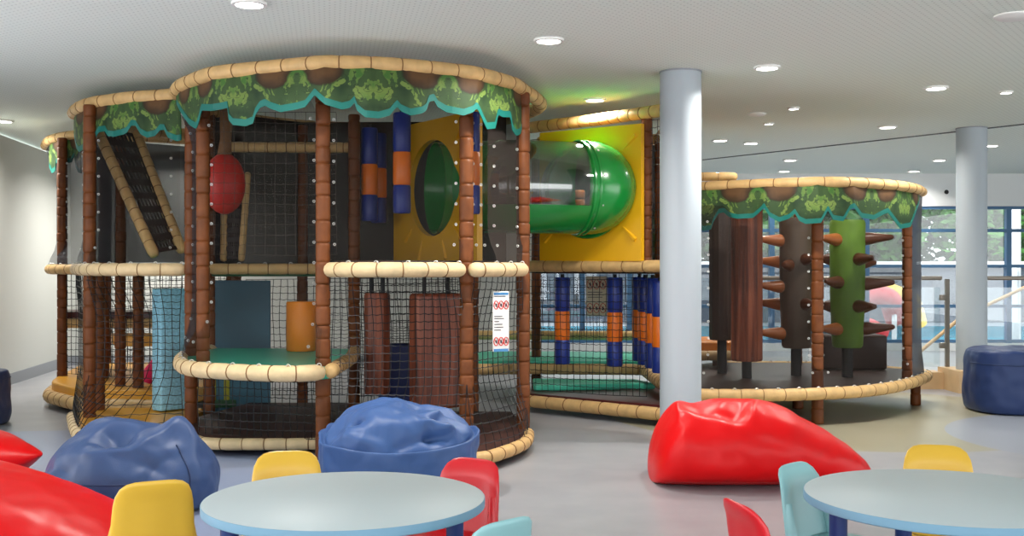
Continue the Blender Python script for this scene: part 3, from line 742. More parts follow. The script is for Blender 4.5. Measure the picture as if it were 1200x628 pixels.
# ------------------------------------------------------------------ things inside the towers
def bolster(loc,L=.79,r=.07,label='',bands=(.39,.33,.28)):
    t=thing('hanging_bolster',label,'bolster',loc,'blue and orange hanging bolsters')
    z=L; 
    for nm,m,fr in (('upper_sleeve',M['bblue'],bands[0]),('middle_sleeve',M['borange'],bands[1]),('lower_sleeve',M['bblue'],bands[2])):
        h=L*fr; b=MB(); lo=z-h
        b.lathe([(r*.9,lo),(r,lo+.012),(r,z-.012),(r*.9,z)],(0,0,0),n=20); o=b.build(nm,m); o.parent=t
        z=lo
    b=MB(); b.tube([(0,0,L),(0,0,L+.03)],.018,n=8); o=b.build('strap',M['bdark']); o.parent=t
    return t
B0=bolster((xat(659,9.95),9.95,.425),label='blue and orange bolster hanging in the netted bay, nearest the tallest tower')
def bol(px,Y,z,label,s=1):
    o=dup(B0,(xat(px,Y),Y,z),0,label); return o
bol(720.5,9.72,.425,'blue and orange bolster hanging alone in front of the cream warning sign')
bol(749.5,10.3,.425,'blue and orange bolster deepest in the row beside the front column')
bol(756,9.95,.42,'blue and orange bolster second deepest in the row beside the front column')
bol(765,9.62,.42,'blue and orange bolster third deepest in the row beside the front column')
bol(773.5,9.38,.40,'blue and orange bolster closest to the front column, at the near end of its row')
bol(471,8.6,1.73,'bright blue and orange bolster hanging upstairs beside the yellow panel hole')
bol(433,9.3,1.70,'blue and orange bolster hanging upstairs next to the inner brown post')
bol(444,9.68,1.70,'dim blue and orange bolster hanging upstairs between the bright one and the inner post')
bol(552,8.5,1.72,'blue and orange bolster half hidden by the brown post right of the tunnel hole')
def log(name,c,w,d,h,rz,label,m,strap=True,pole=False,z0=0,ztop=1.232):
    t=thing(name,label,'soft log',c)
    b=MB(); n=10; prof=[(.93,0),(1,.02),(1,h-.02),(.93,h)]
    vs=[]
    for (k,z) in prof:
        for i in range(n):
            a=2*PI*i/n+rz; q=1.0
            vs.append((w/2*k*math.cos(a),d/2*k*math.sin(a),z))
    fs=[(j*n+i,j*n+(i+1)%n,(j+1)*n+(i+1)%n,(j+1)*n+i) for j in range(3) for i in range(n)]+[tuple(reversed(range(n))),tuple(range(3*n,4*n))]
    b.add(vs,fs); o=b.build('bark_cushion',m,angle=25); o.parent=t
    if strap:
        for s in (-1,1):
            b=MB(); b.tube([(s*w*.22,0,h),(s*w*.22,0,ztop-c[2])],.016,n=8); o=b.build('strap',M['bdark']); o.parent=t
    if pole:
        b=MB(); b.tube([(0,0,z0-c[2]),(0,0,.0)],.045,n=12); o=b.build('pole',M['bdark']); o.parent=t
    return t
log('hanging_log',(xat(442,8.7),8.7,.30),.21,.21,.80,.3,'narrow red brown bark cushion hanging below the tallest tower deck',M['log'])
log('hanging_log',(xat(511,8.55),8.55,.22),.42,.36,.88,.2,'wide red brown bark cushion hanging behind the net, beside the white sign',M['log'])
log('standing_log',(xat(875,9.9),9.9,.46),.29,.27,1.42,.2,'red brown bark cushion on a pole in the low tower',M['log'],strap=False,pole=True,z0=.303)
log('standing_log',(xat(846,10.35),10.35,.62),.24,.24,1.3,.5,'dark bark cushion on a pole behind the red brown one in the low tower',M['logd'],strap=False,pole=True,z0=.303)
# pegged trunks
def trunk(px,Y,r,z0,z1,m,mp,label,pegs,zd=.303):
    t=thing('pegged_trunk',label,'climbing trunk',(xat(px,Y),Y,zd))
    b=MB(); h0,h1=z0-zd,z1-zd
    b.lathe([(r*.8,h0),(r*.88,h0+.02),(r,h0+(h1-h0)*.4),(r*1.03,h1-.03),(r*.95,h1)],n=20); o=b.build('trunk',m); o.parent=t
    b=MB(); b.tube([(0,0,0),(0,0,h0+.01)],.05,n=12); o=b.build('pole',M['bdark']); o.parent=t
    for (a,z,mm,L) in pegs:
        d=V((math.cos(a),math.sin(a),.06)).normalized(); z=z-zd; b=MB(); p=V((0,0,z))+d*r*.85
        b.tube([p,p+d*L*.15,p+d*L*.8,p+d*L*.95,p+d*L],[.055,.06,.03,.024,.012],n=12); o=b.build('peg',mm); o.parent=t
gz=lambda y,Y: H-(y-HY)/F*Y
trunk(993,10.0,.155,gz(407,10),gz(258,10),M['moss'],M['coned'],'green pegged climbing trunk in the low tower, next to the glass balustrade',
      [(-.1,gz(281,10),M['coned'],.28),(-.1,gz(334,10),M['coned'],.29),(-.1,gz(386,10),M['coned'],.29),
       (-1.2,gz(305,9.9),M['coned'],.22),(-1.2,gz(360,9.9),M['coned'],.22),
       (-2.5,gz(282,9.9),M['cone'],.26),(-2.4,gz(332,9.9),M['coned'],.24),(-2.5,gz(387,9.9),M['cone'],.26),(2.6,gz(305,10),M['coned'],.14),(2.6,gz(360,10),M['coned'],.14),(.4,gz(310,10),M['coned'],.2),(.4,gz(362,10),M['coned'],.2)])
trunk(933,10.15,.15,gz(408,10.1),gz(255,10.1),M['grbark'],M['cone'],'grey brown pegged climbing trunk behind the middle post of the low tower',
      [(3.35,gz(283,10.1),M['cone'],.27),(3.35,gz(337,10.1),M['cone'],.26),(3.35,gz(392,10.1),M['cone'],.27),(2.6,gz(308,10.1),M['cone'],.25),(2.6,gz(358,10.1),M['cone'],.25),
       (-1.2,gz(305,10.1),M['coned'],.12),(-1.2,gz(357,10.1),M['coned'],.12),(-2.3,gz(312,10.1),M['coned'],.12)])
b=MB(); b.rbox((xat(995,10.85),10.85,.473),(.66,.32,.34),.03); tag(b.build('soft_block',M['dbrown']),'dark brown soft block on the low tower deck behind the green trunk','soft block')
# red ball
t=thing('punch_ball','big red punch ball hanging in the tallest tower','punch ball',(xat(263,8.75),8.75,1.73))
b=MB(); r1,r2=.165,.245; b.lathe([(max(1e-4,r1*math.sin(PI*i/16)),r2-r2*math.cos(PI*i/16)) for i in range(17)],n=24); o=b.build('ball',M['redball']); o.parent=t
b=MB(); b.tube([(0,0,.47),(.01,0,.6),(.02,0,.86)],[.06,.045,.06],n=12); o=b.build('hanging_rope',M['olive']); o.parent=t
# ramp ladders
def ramp(name,tl,tr,bl,br,label,rows,m=None,rr=.045):
    t=thing(name,label,'climbing ramp',tuple((bl+br)/2))
    for a,c in ((tl,bl),(tr,br)): rail(t,[a,c],rr,M['rail'],pitch=.11,name='side_rail')
    nrm=(tr-tl).cross(bl-tl).normalized()
    if nrm.y>0: nrm=-nrm
    b=MB(); sl=MB(); NU,NV=9,16
    # sheet with real slots: cells left open in the lower rows
    W=(tr-tl).length
    def P(u,v): return (tl.lerp(tr,u)).lerp(bl.lerp(br,u),v)
    nu,nv=19,36
    for j in range(nv):
        for i in range(nu):
            if (j%4 in(1,2)) and i%2==1 and 1<i<nu-2: continue
            q=[P(i/nu,j/nv),P((i+1)/nu,j/nv),P((i+1)/nu,(j+1)/nv),P(i/nu,(j+1)/nv)]
            b.add(q,[(0,1,2,3)])
    o=b.build('slotted_sheet',M['ramp'],t,smooth=False); md=o.modifiers.new('sheet','SOLIDIFY'); md.thickness=.012
    return t
ramp('climbing_ramp',at(113,150,9.25),at(160,158,9.5),at(180,297,8.75),at(212,292,8.95),'steep slotted climbing ramp with tan side rails behind the grey mesh',3)
ramp('climbing_ramp',at(263,205,9.38),at(290,205,9.38),at(262,303,9.2),at(283,303,9.2),'small slotted ramp under the red punch ball',3,rr=.03)
# foam things
b=MB(); b.rbox((0,0,.51),(.27,.135,1.0),.012,rz=0)
o=b.build('foam_block',M['foamblue']); o.location=(xat(200,9.05),9.05,.12); o.rotation_euler=(0,0,.9); tag(o,'tall light blue foam block standing behind the net, above the left blue bean bag','foam block')
b=MB(); b.lathe([(.11,0),(.118,.01),(.118,.385),(.11,.395)],(xat(353,8.75),8.75,.637),n=28); tag(b.build('foam_cylinder',M['orangefoam']),'orange foam cylinder standing on the teal balcony deck','foam cylinder')
b=MB(); b.rbox((xat(467,9.13),9.13,.36),(.32,.2,.62),.03); tag(b.build('soft_block',M['navyblock']),'navy soft block on the floor between the two bark cushions','soft block')
b=MB(); b.tube([V((xat(170,10.1),10.1,.26)),V((xat(176,10.1),10.1,.36)),V((xat(181,10.1),10.1,.46))],[.07,.05,.015],n=10); tag(b.build('foam_cone',M['pink']),'pink foam cone beside the light blue foam block','foam cone')
# painted board
t=thing('painted_board','blue painted board with olive figure legs, under the balcony','painted board',(-2.42,9.68,0))
b=MB(); b.rbox((-2.42,9.68,.6),(.56,.03,1.18),.01); b.build('board',M['board'],t)
for px in (249,265):
    x=xat(px,9.64); b=MB(); b.rbox((x,9.66,.34),(.05,.012,.46),.005); b.build('painted_leg',M['yolive'],t)
    b=MB(); b.rbox((x+.02,9.658,.10),(.13,.014,.07),.006); b.build('painted_shoe',M['dgreen'],t)
# signs
def sign(name,c,w,h,yaw,label,m,rows,textrows,blue=True):
    t=thing(name,label,'sign',c); t.rotation_euler=(0,0,yaw)
    b=MB(); b.rbox((0,0,0),(w,.008,h),.003); o=b.build('board',m); o.parent=t
    if blue:
        for z,hh in ((h*.46,.018),(-h*.48,.02)):
            b=MB(); b.box((0,-.0048,z),(w*.9,.002,hh)); o=b.build('printed_band',M['signb'],smooth=False); o.parent=t
    for z in rows:
        for k in (-1,0,1):
            b=MB(); r=w*.14; cx=k*w*.31
            b.tube([(cx+r*math.cos(q*PI/10),-.006,z+1.6*r*math.sin(q*PI/10)) for q in range(20)],.0032,n=5,closed=True,mi=0)
            b.tube([(cx-r*.7,-.006,z+r*.8),(cx+r*.7,-.006,z-r*.8)],.0026,n=5)
            b.tube([(cx-.003*k,-.005,z-r*.7),(cx+.002,-.005,z+r*.55)],.006,n=5,mi=1)
            b.tube([(cx-r*.4,-.005,z+.1*r),(cx+r*.4,-.005,z-.15*r)],.004,n=5,mi=1)
            o=b.build('prohibition_symbol',[M['signr'],M['signk']]); o.parent=t
    for (z,wd) in textrows:
        b=MB(); b.box((-w*.42+wd*w/2,-.0048,z),(wd*w,.002,.006)); o=b.build('text_line',M['signk'],smooth=False); o.parent=t
    return t
fp=n2(.55,.55)
sc=at(587,376,7.70); sign('warning_sign',(sc.x,sc.y-.06,sc.z),.125,.42,.45,'white notice with red prohibition circles tied on the net of the tallest tower',M['signw'],(.115,-.14),((.175,.7),(.035,.5),(.02,.6),(.0,.3),(-.02,.5),(-.04,.55),(-.06,.4)))
sc=at(699,347,11.02); sign('warning_sign',(sc.x,sc.y,sc.z),.21,.40,-.05,'cream notice with red prohibition circles hanging at the back of the netted bay',M['signc'],(.12,-.12),((.04,.7),(.015,.6),(-.01,.7)),blue=False)
# ------------------------------------------------------------------ tables
def table(c,r,ang,label):
    t=thing('round_table',label,'table',(c[0],c[1],0)); z=.56
    b=MB(); b.lathe([(1e-4,z-.001),(r-.004,z-.001),(r-.001,z-.003)],n=96); b.lathe([(1e-4,z-.0315),(r-.02,z-.0315)],n=96)
    o=b.build('tabletop',M['top']); o.parent=t
    b=MB(); b.lathe([(r-.03,z-.031),(r-.003,z-.031),(r,z-.028),(r,z-.004),(r-.0015,z-.002)],n=96); o=b.build('edge_band',M['topedge']); o.parent=t
    for k in range(4):
        a=ang+k*PI/2; b=MB(); b.lathe([(.026,0),(.029,.01),(.029,z-.033)],(math.cos(a)*r*.80,math.sin(a)*r*.80,0),n=20); o=b.build('leg',M['navyleg']); o.parent=t
    return t
table((-.539,3.53),.452,.26,'round pale blue table beside the yellow and red chairs, near the blue bean bags')
table((1.43,3.57),.462,PI+.05,'round pale blue table in front of the big red bean bag beside the column')

# ------------------------------------------------------------------ chairs
def pillow(w,h,th,e=4.5,n=40,rings=9,rim=.35):
    """rounded panel in the xz plane, thick soft rim"""
    b=MB(); vs=[];fs=[]
    def prof(k): return th/2*max(0,1-k**10)**.5*(1-rim*(1-sm((k-.45)/.4)))
    ks=[.0]+[ (i/rings)**.8 for i in range(1,rings)]+[.93,.97,.99,1.0]
    for side in(-1,1):
        for k in ks:
            for i in range(n):
                a=2*PI*i/n; ca,sa=math.cos(a),math.sin(a)
                q=(abs(ca)**e+abs(sa)**e)**(-1/e)
                vs.append(V((w/2*k*q*ca, side*prof(k), h/2*k*q*sa)))
    K=len(ks)
    for s in(0,1):
        o=s*K*n
        for j in range(K-1):
            for i in range(n):
                l=(i+1)%n; q=(o+j*n+i,o+j*n+l,o+(j+1)*n+l,o+(j+1)*n+i); fs.append(tuple(reversed(q)) if s else q)
    return vs,fs
def chair(m,loc,rz,label,grp):
    t=thing('child_chair',label,'chair',(loc[0],loc[1],0),grp); t.rotation_euler=(0,0,rz)   # faces -y before turning
    vs,fs=pillow(.29,.34,.030); b=MB(); out=[]
    for v in vs:
        z=v.z; tilt=.16*(z+.17); w=1-.10*sm((z+.17)/.34)
        x=v.x*w; y=v.y+tilt-.55*x*x*1.2+.02*sm((z-.1)/.08)
        out.append(V((x,y+.135,z+.415)))
    b.add(out,fs); o=b.build('backrest',m,angle=80); o.parent=t
    vs,fs=pillow(.31,.30,.028,rim=.3); b=MB(); out=[]
    for v in vs:
        x,y,z=v.x,v.z,v.y; zz=z+.32-.02*sm((-y-.08)/.07)-.12*(.02-x*x)*(1 if z>0 else .6)
        out.append(V((x*(1+.1*(-y)),y-.01,zz)))
    b.add(out,[tuple(reversed(f)) for f in fs]); o=b.build('seat',m,angle=80); o.parent=t
    for sx in(-1,1):
        b=MB(); b.tube([(sx*.125,.12,.32),(sx*.13,.125,.36),(sx*.115,.148,.46)],[.02,.022,.014],n=10); o=b.build('back_support',m); o.parent=t
        for sy in(-1,1):
            b=MB(); b.tube([(sx*.155,sy*.14,0),(sx*.135,sy*.125,.16),(sx*.115,sy*.105,.315)],[.016,.019,.024],n=12); o=b.build('leg',m); o.parent=t
    return t
def face(x,y,tx,ty): # rotation so that -y looks at the target
    a=math.atan2(ty-y,tx-x); return a+PI/2
chair(M['cy'],(-1.29,3.86),PI+.45,'yellow child chair in front of the left blue bean bag','yellow')
chair(M['cy'],(-.845,4.07),face(-.845,4.07,-.75,3.5),'yellow child chair at the far side of the table, between two blue bean bags',None)
chair(M['cr'],(-.245,3.93),face(-.245,3.93,-.50,3.5),'red child chair pulled up at the table beside the middle blue bean bag',None)
chair(M['ca'],(-.155,3.26),face(-.155,3.26,-.50,3.62),'aqua child chair of which only a backrest corner shows beside the red chair',None)
chair(M['ca'],(1.17,3.86),face(1.17,3.86,1.52,3.5),'aqua child chair beside the big red bean bag',None)
chair(M['cr'],(.885,3.40),face(.885,3.40,1.45,3.56),'red child chair in front of the aqua chair at the right hand table',None)
chair(M['cy'],(1.67,4.22),face(1.67,4.22,1.5,3.5),'yellow child chair at the far side of the right hand table',None)
for o in COL.objects:
    if 'group' in o.keys() and o['group']=='yellow': del o['group']

# ------------------------------------------------------------------ bean bags
def crease(p,A,Bq,w,d):
    A=V(A);Bq=V(Bq); ab=Bq-A; t=max(0,min(1,(p-A).dot(ab)/max(1e-9,ab.length_squared))); ds=(p-(A+ab*t)).length
    k=(1-abs(2*t-1)**4)
    return d*math.exp(-(ds*ds+.0001)**.5/w*1.1)*(.25+.75*k)*1.5
def finish_bag(b,name,m,label,parts=(),seammat=None):
    t=b.build(name,m,angle=180); tag(t,label,'bean bag')
    for nm,path,r,mm in parts:
        s=MB(); s.tube(path,r,n=6); o=s.build(nm,mm); o.parent=t
    return t
def prof_fn(P):
    C=catmull([V((r,z,0)) for r,z in P],10); f=pfn(C); return lambda v: (f(v).x,f(v).y)
def wob(x,y,z,s,k=0):
    from mathutils import noise
    return noise.noise(V((x*s+k,y*s-k,z*s+k*.5)))
def lathe_bag(name,c,a,bb,h,P,label,m,creases=(),bumps=(),wr=.01,wk=0,seams=(),rot=0,nu=200,nv=110,sq=2.3,sm_=None,handle=None,radial=0,zmod=None):
    pf=prof_fn(P); ctr=V((0,0,h*.35))
    def S(th,v):
        r,z=pf(v); ca,sa=math.cos(th),math.sin(th); q=(abs(ca)**sq+abs(sa)**sq)**(-1/sq)
        p=V((a*r*q*ca,bb*r*q*sa,h*z))
        if zmod: p.z=zmod(th,p,z)
        wgt=sm(z/.25)
        for (bx,by,s,dz) in bumps:
            p.z+=wgt*z*dz*math.exp(-((p.x-bx)**2+(p.y-by)**2)/(s*s))
        n=(p-ctr); n.normalize(); d=0
        for (A,B_,w,dd_) in creases: d+=crease(p,A,B_,w,dd_)
        d+=wr*wgt*(wob(p.x,p.y,p.z,6,wk)+.5*wob(p.x,p.y,p.z,13,wk+3))
        if radial: d+=radial*wgt*sm((z-.55)/.2)*sm(r/.3)*math.sin(th*9+2.5*math.sin(th*2+1)+3*r)*(.6+.4*math.sin(th*3))
        p=p+n*d*sm(v*6); p.z=max(p.z,0)
        return p
    g=MB(); vs=[];fs=[]
    for j in range(nv+1):
        for i in range(nu): vs.append(S(2*PI*i/nu,max(.004,min(.9985,j/nv))))
    for j in range(nv):
        for i in range(nu):
            l=(i+1)%nu; fs.append((j*nu+i,j*nu+l,(j+1)*nu+l,(j+1)*nu+i))
    fs.append(tuple(reversed(range(nu)))); fs.append(tuple(range(nv*nu,(nv+1)*nu)))
    g.add(vs,fs)
    parts=[]
    for kind,v0,a0,a1 in seams:
        path=[]
        for k in range(49):
            if kind=='h': q=S(a0+(a1-a0)*k/48,v0)
            else: q=S(v0,a0+(a1-a0)*k/48)
            path.append(q+(q-ctr).normalized()*.002)
        parts.append(('seam',path,.0045,sm_ or M['seamb']))
    if handle: parts.append(('handle',[V(q) for q in handle],.012,m))
    t=finish_bag(g,name,m,label,parts); t.location=(c[0],c[1],0); t.rotation_euler=(0,0,rot); return t
STD=[(0,0),(.55,0),(.86,.02),(.98,.14),(1.0,.36),(.92,.6),(.74,.82),(.42,.96),(0,1.0)]
# left blue bag
lathe_bag('bean_bag',(xat(156,5.98),5.98),.455,.44,.42,STD,'slumped blue bean bag with a dented top, behind the yellow chair on the left',M['bagblue'],
  creases=[((-.16,-.33,.33),(.16,-.30,.36),.05,.022),((-.18,-.20,.38),(.10,-.26,.39),.035,-.045),((-.14,-.1,.43),(.04,-.2,.40),.06,-.035),((.27,-.05,.47),(.10,-.30,.35),.05,.03),((.28,-.05,.46),(.40,-.22,.15),.05,.028),
    ((-.02,-.34,.33),(.32,-.34,.24),.05,-.024),((-.40,-.22,.24),(-.18,-.40,.26),.04,-.02),((.30,-.25,.33),(.18,-.42,.18),.04,-.018),((-.3,-.3,.3),(-.33,-.33,.12),.04,.014),((.05,-.42,.2),(.25,-.40,.1),.04,-.014),((-.3,-.05,.42),(-.1,.1,.46),.05,.02)],
  bumps=[(.28,-.05,.10,.12),(-.10,.02,.2,.06),(-.03,-.16,.08,-.10)],wr=.014,wk=1.3,seams=[('h',.53,PI*1.05,PI*1.66),('v',-.60,.42,.70)])
# middle blue bag: drum below, gathered puffy crown above a folded rim
DRUM=[(0,0),(.6,0),(.9,.01),(.96,.06),(.985,.3),(1.02,.68),(1.0,.715),(.94,.675),(.92,.735),(.85,.83),(.68,.925),(.4,.985),(0,1.0)]
def rim_dip(th,p,z):
    f=max(0,-math.sin(th))**1.5; k=.20*f*sm(z/.5)*(1-sm((z-.70)/.25))
    return p.z*(1-k)
G=(.0,-.36,.30); folds=[]
for k,(ang,ln,dp) in enumerate(((2.9,.42,.02),(2.5,.44,-.03),(2.15,.42,.024),(1.85,.46,-.035),(1.6,.44,.03),(1.3,.46,-.032),(1.0,.46,.026),(.75,.42,-.034),(.5,.40,.026),(.28,.4,-.03))):
    folds.append((G,(G[0]+math.cos(ang)*ln,G[1]+math.sin(ang)*ln*.9,0.48 if .5<ang<2.6 else .42),.035,dp*2.1))
folds+=[((.14,-.26,.44),(.34,-.16,.46),.05,.035),((.18,-.32,.37),(.36,-.24,.38),.045,-.05),((-.42,-.14,.38),(-.16,-.33,.36),.03,-.03),((-.40,-.18,.42),(-.13,-.33,.40),.03,.022),((-.40,-.08,.44),(-.18,-.24,.46),.035,-.03)]
lathe_bag('bean_bag',(xat(467.5,6.36),6.36),.456,.40,.50,DRUM,'blue bean bag with a puffy gathered crown above a folded rim, behind the middle table',M['bagblue2'],
  creases=folds,bumps=[(-.12,.05,.2,.03),(.30,-.08,.14,-.06),(-.36,-.1,.12,-.10)],wr=.022,wk=5.1,radial=.006,sm_=M['seamb'],zmod=rim_dip)
# navy bags at the sides
CUBE=[(0,0),(.6,0),(.9,.01),(.99,.06),(1.02,.3),(1.0,.7),(.97,.90),(.9,.97),(.5,1.0),(0,.99)]
lathe_bag('bean_bag',(4.60,9.95),.43,.40,.58,CUBE,'navy drum shaped bean bag in front of the glass balustrade',M['bagnavy'],creases=[((-.42,-.1,.52),(.1,-.4,.54),.04,-.02),((-.3,-.3,.33),(.3,-.36,.33),.03,-.008)],wr=.012,wk=2.2,seams=[('h',.60,PI,PI*2)],bumps=[(-.2,0,.15,-.03)],sq=2.8)
lathe_bag('bean_bag',(-4.60,9.0),.40,.38,.46,CUBE,'navy bean bag with a carrying loop, standing against the frame edge by the pale wall',M['bagnavy'],wr=.012,wk=8.2,seams=[('h',.62,-PI,PI)],sq=2.8,
  handle=[(.28,-.2,.44),(.32,-.21,.50),(.35,-.2,.47),(.38,-.2,.40)])
# red loaf shaped bags: stations along x of (x, height, half depth, y shift)
def loaf_bag(name,c,st,label,m,rot=0,creases=(),wr=.012,wk=0,seam=None,zc=None,e=2.4,tip=.0):
    xs=[s[0] for s in st]; T1_=[(s[0],s[1]) for s in st]; T2_=[(s[0],s[2]) for s in st]; T3=[(s[0],s[3]) for s in st]
    def cint(tab):
        C=catmull([V((x,y,0)) for x,y in tab],12); return lambda x: interp([(q.x,q.y) for q in C],x)
    fh,fd,fy=cint(T1_),cint(T2_),cint(T3); x0,x1=xs[0],xs[-1]; nu,nv=170,104
    fz=cint([(s[0],s[4]) for s in st]) if len(st[0])>4 else (lambda x:0)
    g=MB(); vs=[]
    for i in range(nu+1):
        u=i/nu; x=x0+(x1-x0)*(.5-.5*math.cos(PI*u))
        h,d,yy=max(.002,fh(x)),max(.002,fd(x)),fy(x); z0=fz(x)
        for j in range(nv):
            a=2*PI*j/nv; ca,sa=math.cos(a),math.sin(a); q=(abs(ca)**e+abs(sa)**e)**(-1/e)
            p=V((x,yy+d*q*ca,z0+(h-z0)*(.40+(.60 if sa>0 else .42)*q*sa)))
            if p.z<0: p.z=0
            n=V((0,ca,sa)); dd_=0
            for (A,B_,w,k) in creases: dd_+=crease(p,A,B_,w,k)
            dd_+=wr*(wob(p.x,p.y,p.z,5,wk)+.5*wob(p.x,p.y,p.z,11,wk+3))*sm(p.z/.1)
            p=p+n*dd_; p.z=max(0,p.z); vs.append(p)
    fs=[(i*nv+j,(i+1)*nv+j,(i+1)*nv+(j+1)%nv,i*nv+(j+1)%nv) for i in range(nu) for j in range(nv)]
    fs.append(tuple(range(nv))); fs.append(tuple(reversed(range(nu*nv,(nu+1)*nv)))); g.add(vs,fs)
    parts=[]
    if seam:
        path=[]
        for i in range(14,nu-8): path.append(V(vs[i*nv+seam])+V((0,-.002,.002)))
        parts.append(('seam',path,.004,M['seamr']))
    t=finish_bag(g,name,m,label,parts); t.location=(c[0],c[1],0); t.rotation_euler=(0,0,rot); return t
# big red bag in front of the column
loaf_bag('bean_bag',(xat(888,6.72),6.72),[(-.66,.02,.05,0),(-.65,.16,.22,0),(-.60,.33,.33,0),(-.53,.44,.38,0),(-.47,.475,.40,0),(-.36,.465,.42,0),(-.2,.485,.43,0),(-.02,.485,.42,0),(.12,.455,.40,0),(.28,.375,.36,0),(.44,.285,.31,0),(.58,.19,.24,0),(.655,.11,.15,0),(.68,.02,.05,0)],
  'big red bean bag slumped against the front column',M['bagred'],
  creases=[((-.52,-.10,.49),(-.18,-.30,.46),.06,-.035),((-.10,-.05,.52),(-.22,-.36,.42),.05,-.045),((-.02,-.05,.52),(-.12,-.36,.42),.05,.03),((-.54,-.22,.46),(-.22,-.38,.40),.04,.026),((-.55,-.3,.36),(.1,-.42,.27),.03,-.012),((-.2,-.02,.52),(-.34,-.26,.47),.05,.025),((-.5,.0,.5),(-.54,-.3,.38),.04,.03)],wr=.012,wk=3.3,seam=65)
# large red bag, left front
loaf_bag('bean_bag',(-2.42,4.75),[(-.75,.02,.05,0),(-.7,.3,.3,0),(-.5,.46,.45,0),(-.2,.475,.5,0),(.1,.435,.5,0),(.35,.355,.46,0),(.6,.25,.4,0),(.78,.16,.3,0),(.86,.08,.18,0),(.88,.02,.05,0)],
  'large glossy red bean bag beside the nearest yellow chair, cut by the frame edge',M['bagred'],creases=[((-.3,-.3,.45),(.4,-.4,.25),.05,-.012),((-.1,-.2,.5),(.5,-.3,.3),.04,.01)],wr=.012,wk=6.6)
loaf_bag('bean_bag',(-3.25,6.55),[(-.5,.02,.05,0,.0),(-.45,.3,.3,0,0),(-.2,.36,.38,0,0),(.05,.33,.36,0,0),(.2,.29,.26,0,.03),(.32,.24,.15,0,.09),(.40,.205,.07,0,.15),(.43,.19,.015,0,.175)],
  'red bean bag with a pointed corner, on the floor behind the large red one',M['bagred'],wr=.008,wk=4.4)

# ------------------------------------------------------------------ ceiling lamps
def downlight(px,py,label,r=.09,proto=None,e=1):
    Y=(CZ-H)*F/(HY-py); loc=(xat(px,Y),Y,CZ-.012)
    if proto: 
        o=dup(proto,loc,None,label); return o
    t=thing('downlight',label,'downlight',loc,'round recessed ceiling downlights' if r>.08 else 'small recessed ceiling spots')
    b=MB(); b.lathe([(r*.84,.004),(r*.86,-.006),(r*1.08,-.004),(r*1.1,.011)],n=32); o=b.build('trim_ring',M['trim']); o.parent=t
    b=MB(); b.lathe([(1e-4,.0),(r*.85,.0),(r*.85,.01)],n=32); o=b.build('diffuser',M['lamp']); o.parent=t
    L=bpy.data.lights.new('downlight beam','AREA'); L.shape='DISK'; L.size=r*1.6; L.energy=LAMP*e; L.color=(1,.965,.9); L.spread=math.radians(150)
    lo=bpy.data.objects.new('lamp_beam',L); COL.objects.link(lo); lo.parent=t; lo.location=(0,0,-.012)
    return t
LAMP=36
d1=None
d0=downlight(643,46,'lit round downlight above the gap between tallest tower and front column')
for px,py,l in ((292,3,'lit round downlight in front of the tallest tower, cut by the top edge'),(899,78,'lit round downlight just past the front column, towards the low tower'),(1097,102,'lit round downlight in front of the far round column'),
    (697,116,'lit round downlight above the yellow tunnel panel'),(1040,148,'lit round downlight above the low tower, nearest the far column'),(880,167,'lit round downlight above the low tower, nearest the front column'),
    (926,187,'lit round downlight beyond the ceiling joint, above the low tower top rail'),(1101,187,'lit round downlight between the low tower and the far column'),(4,141,'lit round downlight near the pale wall, cut by the frame edge'),
    (919,200,'lit round downlight lowest in view, just above the low tower top rail'),(1071,200,'lit round downlight just above the end of the low tower top rail'),(1161,170,'lit round downlight beyond the far round column'),(191,180,'lit round downlight seen through the left tower, behind its ramp')):
    far=py>90 and px>850
    q=downlight(px,py,l,proto=d1 if far and d1 else (None if far else d0),e=.6)
    if far and not d1: d1=q
for (x,y) in ((-4.6,13.3),(2.4,12.6)):  # extra lamps added to light the back wall behind the towers
    dup(d0,(x,y,CZ-.012),None,'lit round downlight added to brighten the space behind the play towers')
s0=downlight(930,126,'small ceiling spot between the downlights above the low tower',r=.05,e=.3)
downlight(901,144,'small ceiling spot lower down, closer to the front column',proto=s0)
downlight(1179,107,'small ceiling spot above and beyond the far round column',proto=s0)
def disc(px,py,label,name,r):
    Y=(CZ-H)*F/(HY-py); b=MB(); b.lathe([(1e-4,-.02),(r*.8,-.02),(r,-.008),(r,0)],(xat(px,Y),Y,CZ),n=32); tag(b.build(name,M['trim']),label,'ceiling fitting')
disc(1188,18,'unlit white ceiling disc at the top corner of the view','ceiling_speaker',.11); disc(887,133,'unlit white ceiling disc between the small spots','ceiling_speaker',.09)
b=MB(); b.lathe([(1e-4,-.03),(.03,-.02),(.035,0)],(0,0,0),n=16); o=b.build('wall_sensor',M['bdark']); o.rotation_euler=(PI/2,0,0); o.location=(xat(1109,17.07),17.06,H+(314-225)/F*17.07); o.rotation_euler=(-PI/2,0,0); o.rotation_euler=(PI/2,0,0); tag(o,'small dark round sensor on the white header above the windows','sensor')

